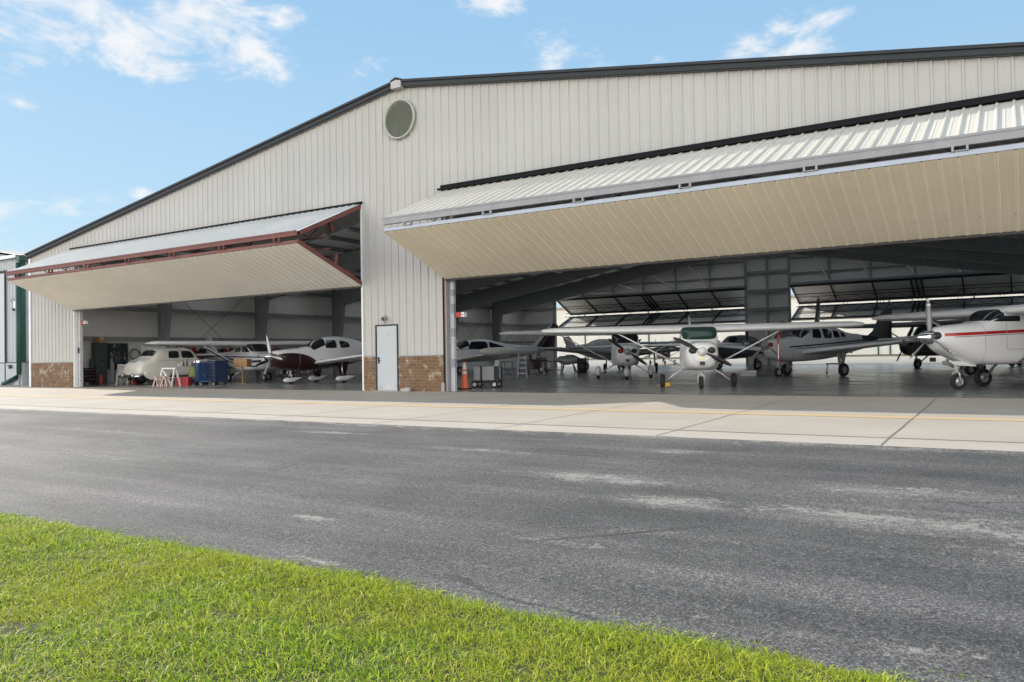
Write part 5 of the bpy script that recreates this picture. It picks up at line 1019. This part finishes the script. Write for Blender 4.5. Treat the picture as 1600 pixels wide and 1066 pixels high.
t=T('streamer','red warning streamer hanging below the wing of the front white plane','streamer',12.35,5.15,20); mb=MB(); rows=[[(-.03+.012*sin(k*.8),.01*sin(k*1.3),1.78-.085*k) for _ in (0,)]+[(.03+.012*sin(k*.8),.01*sin(k*1.3)+.01,1.78-.085*k)] for k in range(13)]; mb.grid(rows); o=mb.build('ribbon',M['red'],t); so=o.modifiers.new('thick','SOLIDIFY'); so.thickness=.006; mb=MB(); mb.tube([(0,0,1.78),(0,0,1.88)],.012,6); mb.build('pitot_cover',M['white'],t); mb=MB(); mb.box(-.010,.010,-.012,-.008,.85,1.3); mb.build('letter_strip',M['white'],t)
t=T('work_stand','low black work stool on castors under the wing of the pinstriped plane','stool',11.3,19.6,15); mb=MB(); mb.box(-.35,.35,-.2,.2,.42,.48); mb.build('seat',M['black'],t,bevel=.015)
for sx in (1,-1):
    for sy in (1,-1): mb=MB(); mb.tube([(sx*.28,sy*.14,.42),(sx*.32,sy*.17,.05)],.014,6); mb.build('leg',M['alu'],t); mb=MB(); mb.lathe([(.001,-.02),(.045,-.02),(.045,.02),(.001,.02)],(sx*.32,sy*.17,.046),axis=(1,0,0),n=10); mb.build('castor',M['black'],t)
t=T('tow_tractor','low dark red tow tractor with amber marker among the parked planes','tow tractor',-6.3,21.6,200); mb=MB(); mb.box(-.9,.9,-.5,.5,.25,.75); mb.box(-.9,-.2,-.5,.5,.75,.95); mb.build('body',M['maroon'],t,bevel=.03); mb=MB(); mb.box(-.25,.25,-.3,.3,.75,.85); mb.box(.15,.25,-.3,.3,.85,1.15); mb.build('seat',M['black'],t,bevel=.02); mb=MB(); mb.tube([(-.5,0,.95),(-.3,0,1.15)],.02,6); mb.lathe([(.15,-.015),(.17,0),(.15,.015)],(-.3,0,1.15),axis=(.7,0,.7),n=18); mb.build('steering_wheel',M['black'],t)
for x in (-.6,.6):
    for s in (1,-1): wheel(t,x,s*.5,.24,.18)
mb=MB(); mb.lathe([(.001,.02),(.04,.02),(.05,0)],(.905,.3,.6),axis=(1,0,0),n=12); mb.build('marker_lamp',M['orange'],t)
t=T('step_ladder','aluminium step ladder standing under the pale grey plane with tip tanks','ladder',-2.0,13.3,30)
for s in (1,-1): mb=MB(); mb.bar((s*.22,-.35,0),(s*.16,0,1.15),.04,.025); mb.bar((s*.24,.35,0),(s*.16,.02,1.15),.04,.025); mb.build('rail',M['alu'],t)
for k in range(4): mb=MB(); z=.22+.25*k; mb.box(-.2,.2,-.35+.3*z-.04,-.35+.3*z+.04,z,z+.02); mb.build('step',M['alu'],t)
t=empty('concrete_block','small broken concrete block lying in front of the brick beside the white door','concrete block',(2.0,-.22,-.003),R(10)); mb=MB(); mb.box(-.18,.14,-.09,.09,0,.10); mb.box(-.06,.17,-.07,.08,.10,.13); mb.build('block',M['concblk'],t,bevel=.012)

def lean(name,label,cat,x,y,z=0,rz=0): return empty(name,label,cat,(x,y,z),R(rz))
def gasbottle(label,x,y,m):
    t=lean('gas_cylinder',label,'gas cylinder',x,y); mb=MB(); mb.lathe([(.001,0),(.11,0),(.115,.03),(.115,1.15),(.09,1.27),(.04,1.33),(.035,1.36)],(0,0,0),n=18); mb.build('bottle',m,t); mb=MB(); mb.tube([(0,0,1.36),(0,0,1.44)],.03,8); mb.tube([(-.05,0,1.41),(.05,0,1.41)],.02,8); mb.build('valve',M['chrome'],t)
gasbottle('dark green gas cylinder standing beside the tall locker',-20.75,2.45,M['darkgreen'])
gasbottle('grey gas cylinder standing beside the pegboard',-20.95,3.62,M['greybox'])
t=lean('fire_extinguisher','red fire extinguisher on the floor by the short dark red chest','fire extinguisher',-20.15,2.55); mb=MB(); mb.lathe([(.001,0),(.085,0),(.09,.03),(.09,.42),(.05,.50),(.02,.52)],(0,0,0),n=16); mb.build('cylinder',M['red'],t); mb=MB(); mb.tube([(0,0,.52),(0,0,.58)],.02,8); mb.bar((0,0,.57),(.12,0,.60),.02,.015); mb.build('handle',M['black'],t); mb=MB(); mb.tube([(0,0,.55),(-.10,0,.50),(-.11,0,.2)],.012,6); mb.build('hose',M['black'],t)
for i,z in enumerate((0,.19,.38)):
    t=lean('spare_tyre',('bottom tyre of the stack near the fan','middle tyre of the stack near the fan','top tyre of the stack near the fan')[i],'tyre',-19.0,3.75,z,30*i); mb=MB(); mb.lathe([(.16,.02),(.28,.0),(.31,.05),(.31,.13),(.28,.18),(.16,.16),(.16,.02)],(0,0,0),n=24); mb.build('tread',M['tyre'],t)
for i,(x,y,z,w,h,m,lab) in enumerate(((-20.3,5.0,0,.5,.42,'wood','large brown carton on the floor beside the white panel'),(-20.3,5.0,.425,.42,.34,'offwhite','cream carton stacked on the large brown carton'),(-20.95,2.95,2.125,.45,.28,'wood','brown carton on top of the dark green locker'),(-20.9,6.55,1.055,.55,.30,'bluegrey','blue grey carton on top of the dark cabinet'),(-19.9,6.2,0,.45,.36,'greybox','grey plastic tote on the floor in front of the dark cabinet'),(-18.75,3.45,0,.34,.30,'red','small red carton beside the leaning notice board'))):
    t=lean('carton',lab,'carton',x,y,z,8*i-12); mb=MB(); mb.box(-w/2,w/2,-w*.4,w*.4,0,h); mb.build('box_shell',M[m],t,bevel=.008); mb=MB(); mb.box(-w/2-.002,w/2+.002,-.03,.03,h*.55,h+.003); mb.build('tape_strip',M['offwhite' if m!='offwhite' else 'brown'],t)
t=lean('hose_reel','coiled blue grey hose hanging on the left wall above the drum','hose',-21.32,5.05,1.55,90); mb=MB()
for k in range(4): mb.tube([(.26*cos(a*2*pi/24)*(1+.05*k),-.03-.03*k,.26*sin(a*2*pi/24)*(1+.04*k)-.02*k) for a in range(25)],.018,6)
mb.build('coil',M['bluegrey'],t); mb=MB(); mb.box(-.05,.05,-.16,.02,.2,.28); mb.build('hook',M['steelrod'],t)
# low clutter between the parked planes at the back left of the right bay
def dolly(label,x,y,rz,m,w=1.1,d=.7,h=.75):
    t=lean('shop_cart',label,'cart',x,y,0,rz); mb=MB(); mb.box(-w/2,w/2,-d/2,d/2,h-.05,h); mb.build('top_tray',m,t,bevel=.01); mb=MB(); mb.box(-w/2,w/2,-d/2,d/2,.2,.25); mb.build('lower_tray',m,t,bevel=.01)
    for sx in (1,-1):
        for sy in (1,-1):
            mb=MB(); mb.box(sx*(w/2-.02)-.02,sx*(w/2-.02)+.02,sy*(d/2-.02)-.02,sy*(d/2-.02)+.02,.12,h-.051); mb.build('leg',M['greysteel'],t); mb=MB(); mb.lathe([(.001,-.025),(.07,-.025),(.07,.025),(.001,.025)],(sx*(w/2-.06),sy*(d/2-.05),.071),axis=(1,0,0),n=14); mb.build('castor',M['offwhite'],t)
dolly('dark red shop cart with white castors near the tow tractor',-4.2,20.2,25,M['maroon'])
dolly('grey shop cart with white castors left of the tow tractor',-8.3,21.2,-15,M['greysteel'])
t=lean('covered_engine','pale tarpaulin bundle tied over an engine on a stand, near the tow tractor','tarpaulin bundle',-4.6,22.9,0,20); mb=MB(); rows=[]
for i in range(9):
    a=-pi/2+pi*i/8; rows.append([(.75*sin(a),(.42+.05*sin(5*q+i))*cos(a)*cos(q),.78+(.30+.05*sin(3*q+2*i))*cos(a)*sin(q)) for q in [2*pi*k/20 for k in range(20)]])
mb.grid(rows,0,True,True); mb.build('tarpaulin',M['greypl'],t); mb=MB()
for sx in (1,-1): mb.bar((sx*.45,-.35,0),(sx*.25,0,.6),.05,.05); mb.bar((sx*.45,.35,0),(sx*.25,0,.6),.05,.05)
mb.build('stand',M['steelrod'],t)
for i,(x,y) in enumerate(((-5.6,19.4),(-3.0,21.6))):
    t=lean('oil_drum',('blue grey oil drum standing left of the dark red shop cart','black oil drum standing right of the dark red shop cart')[i],'drum',x,y); mb=MB(); mb.lathe([(.001,0),(.29,0),(.29,.29),(.305,.31),(.29,.33),(.29,.58),(.305,.60),(.29,.62),(.29,.88),(.27,.88),(.27,.86),(.001,.86)],(0,0,0),n=24); mb.build('barrel',(M['bluegrey'],M['black'])[i],t); mb=MB(); mb.lathe([(.001,.02),(.035,.02),(.035,0)],(.17,0,.86),n=10); mb.build('bung',M['chrome'],t)
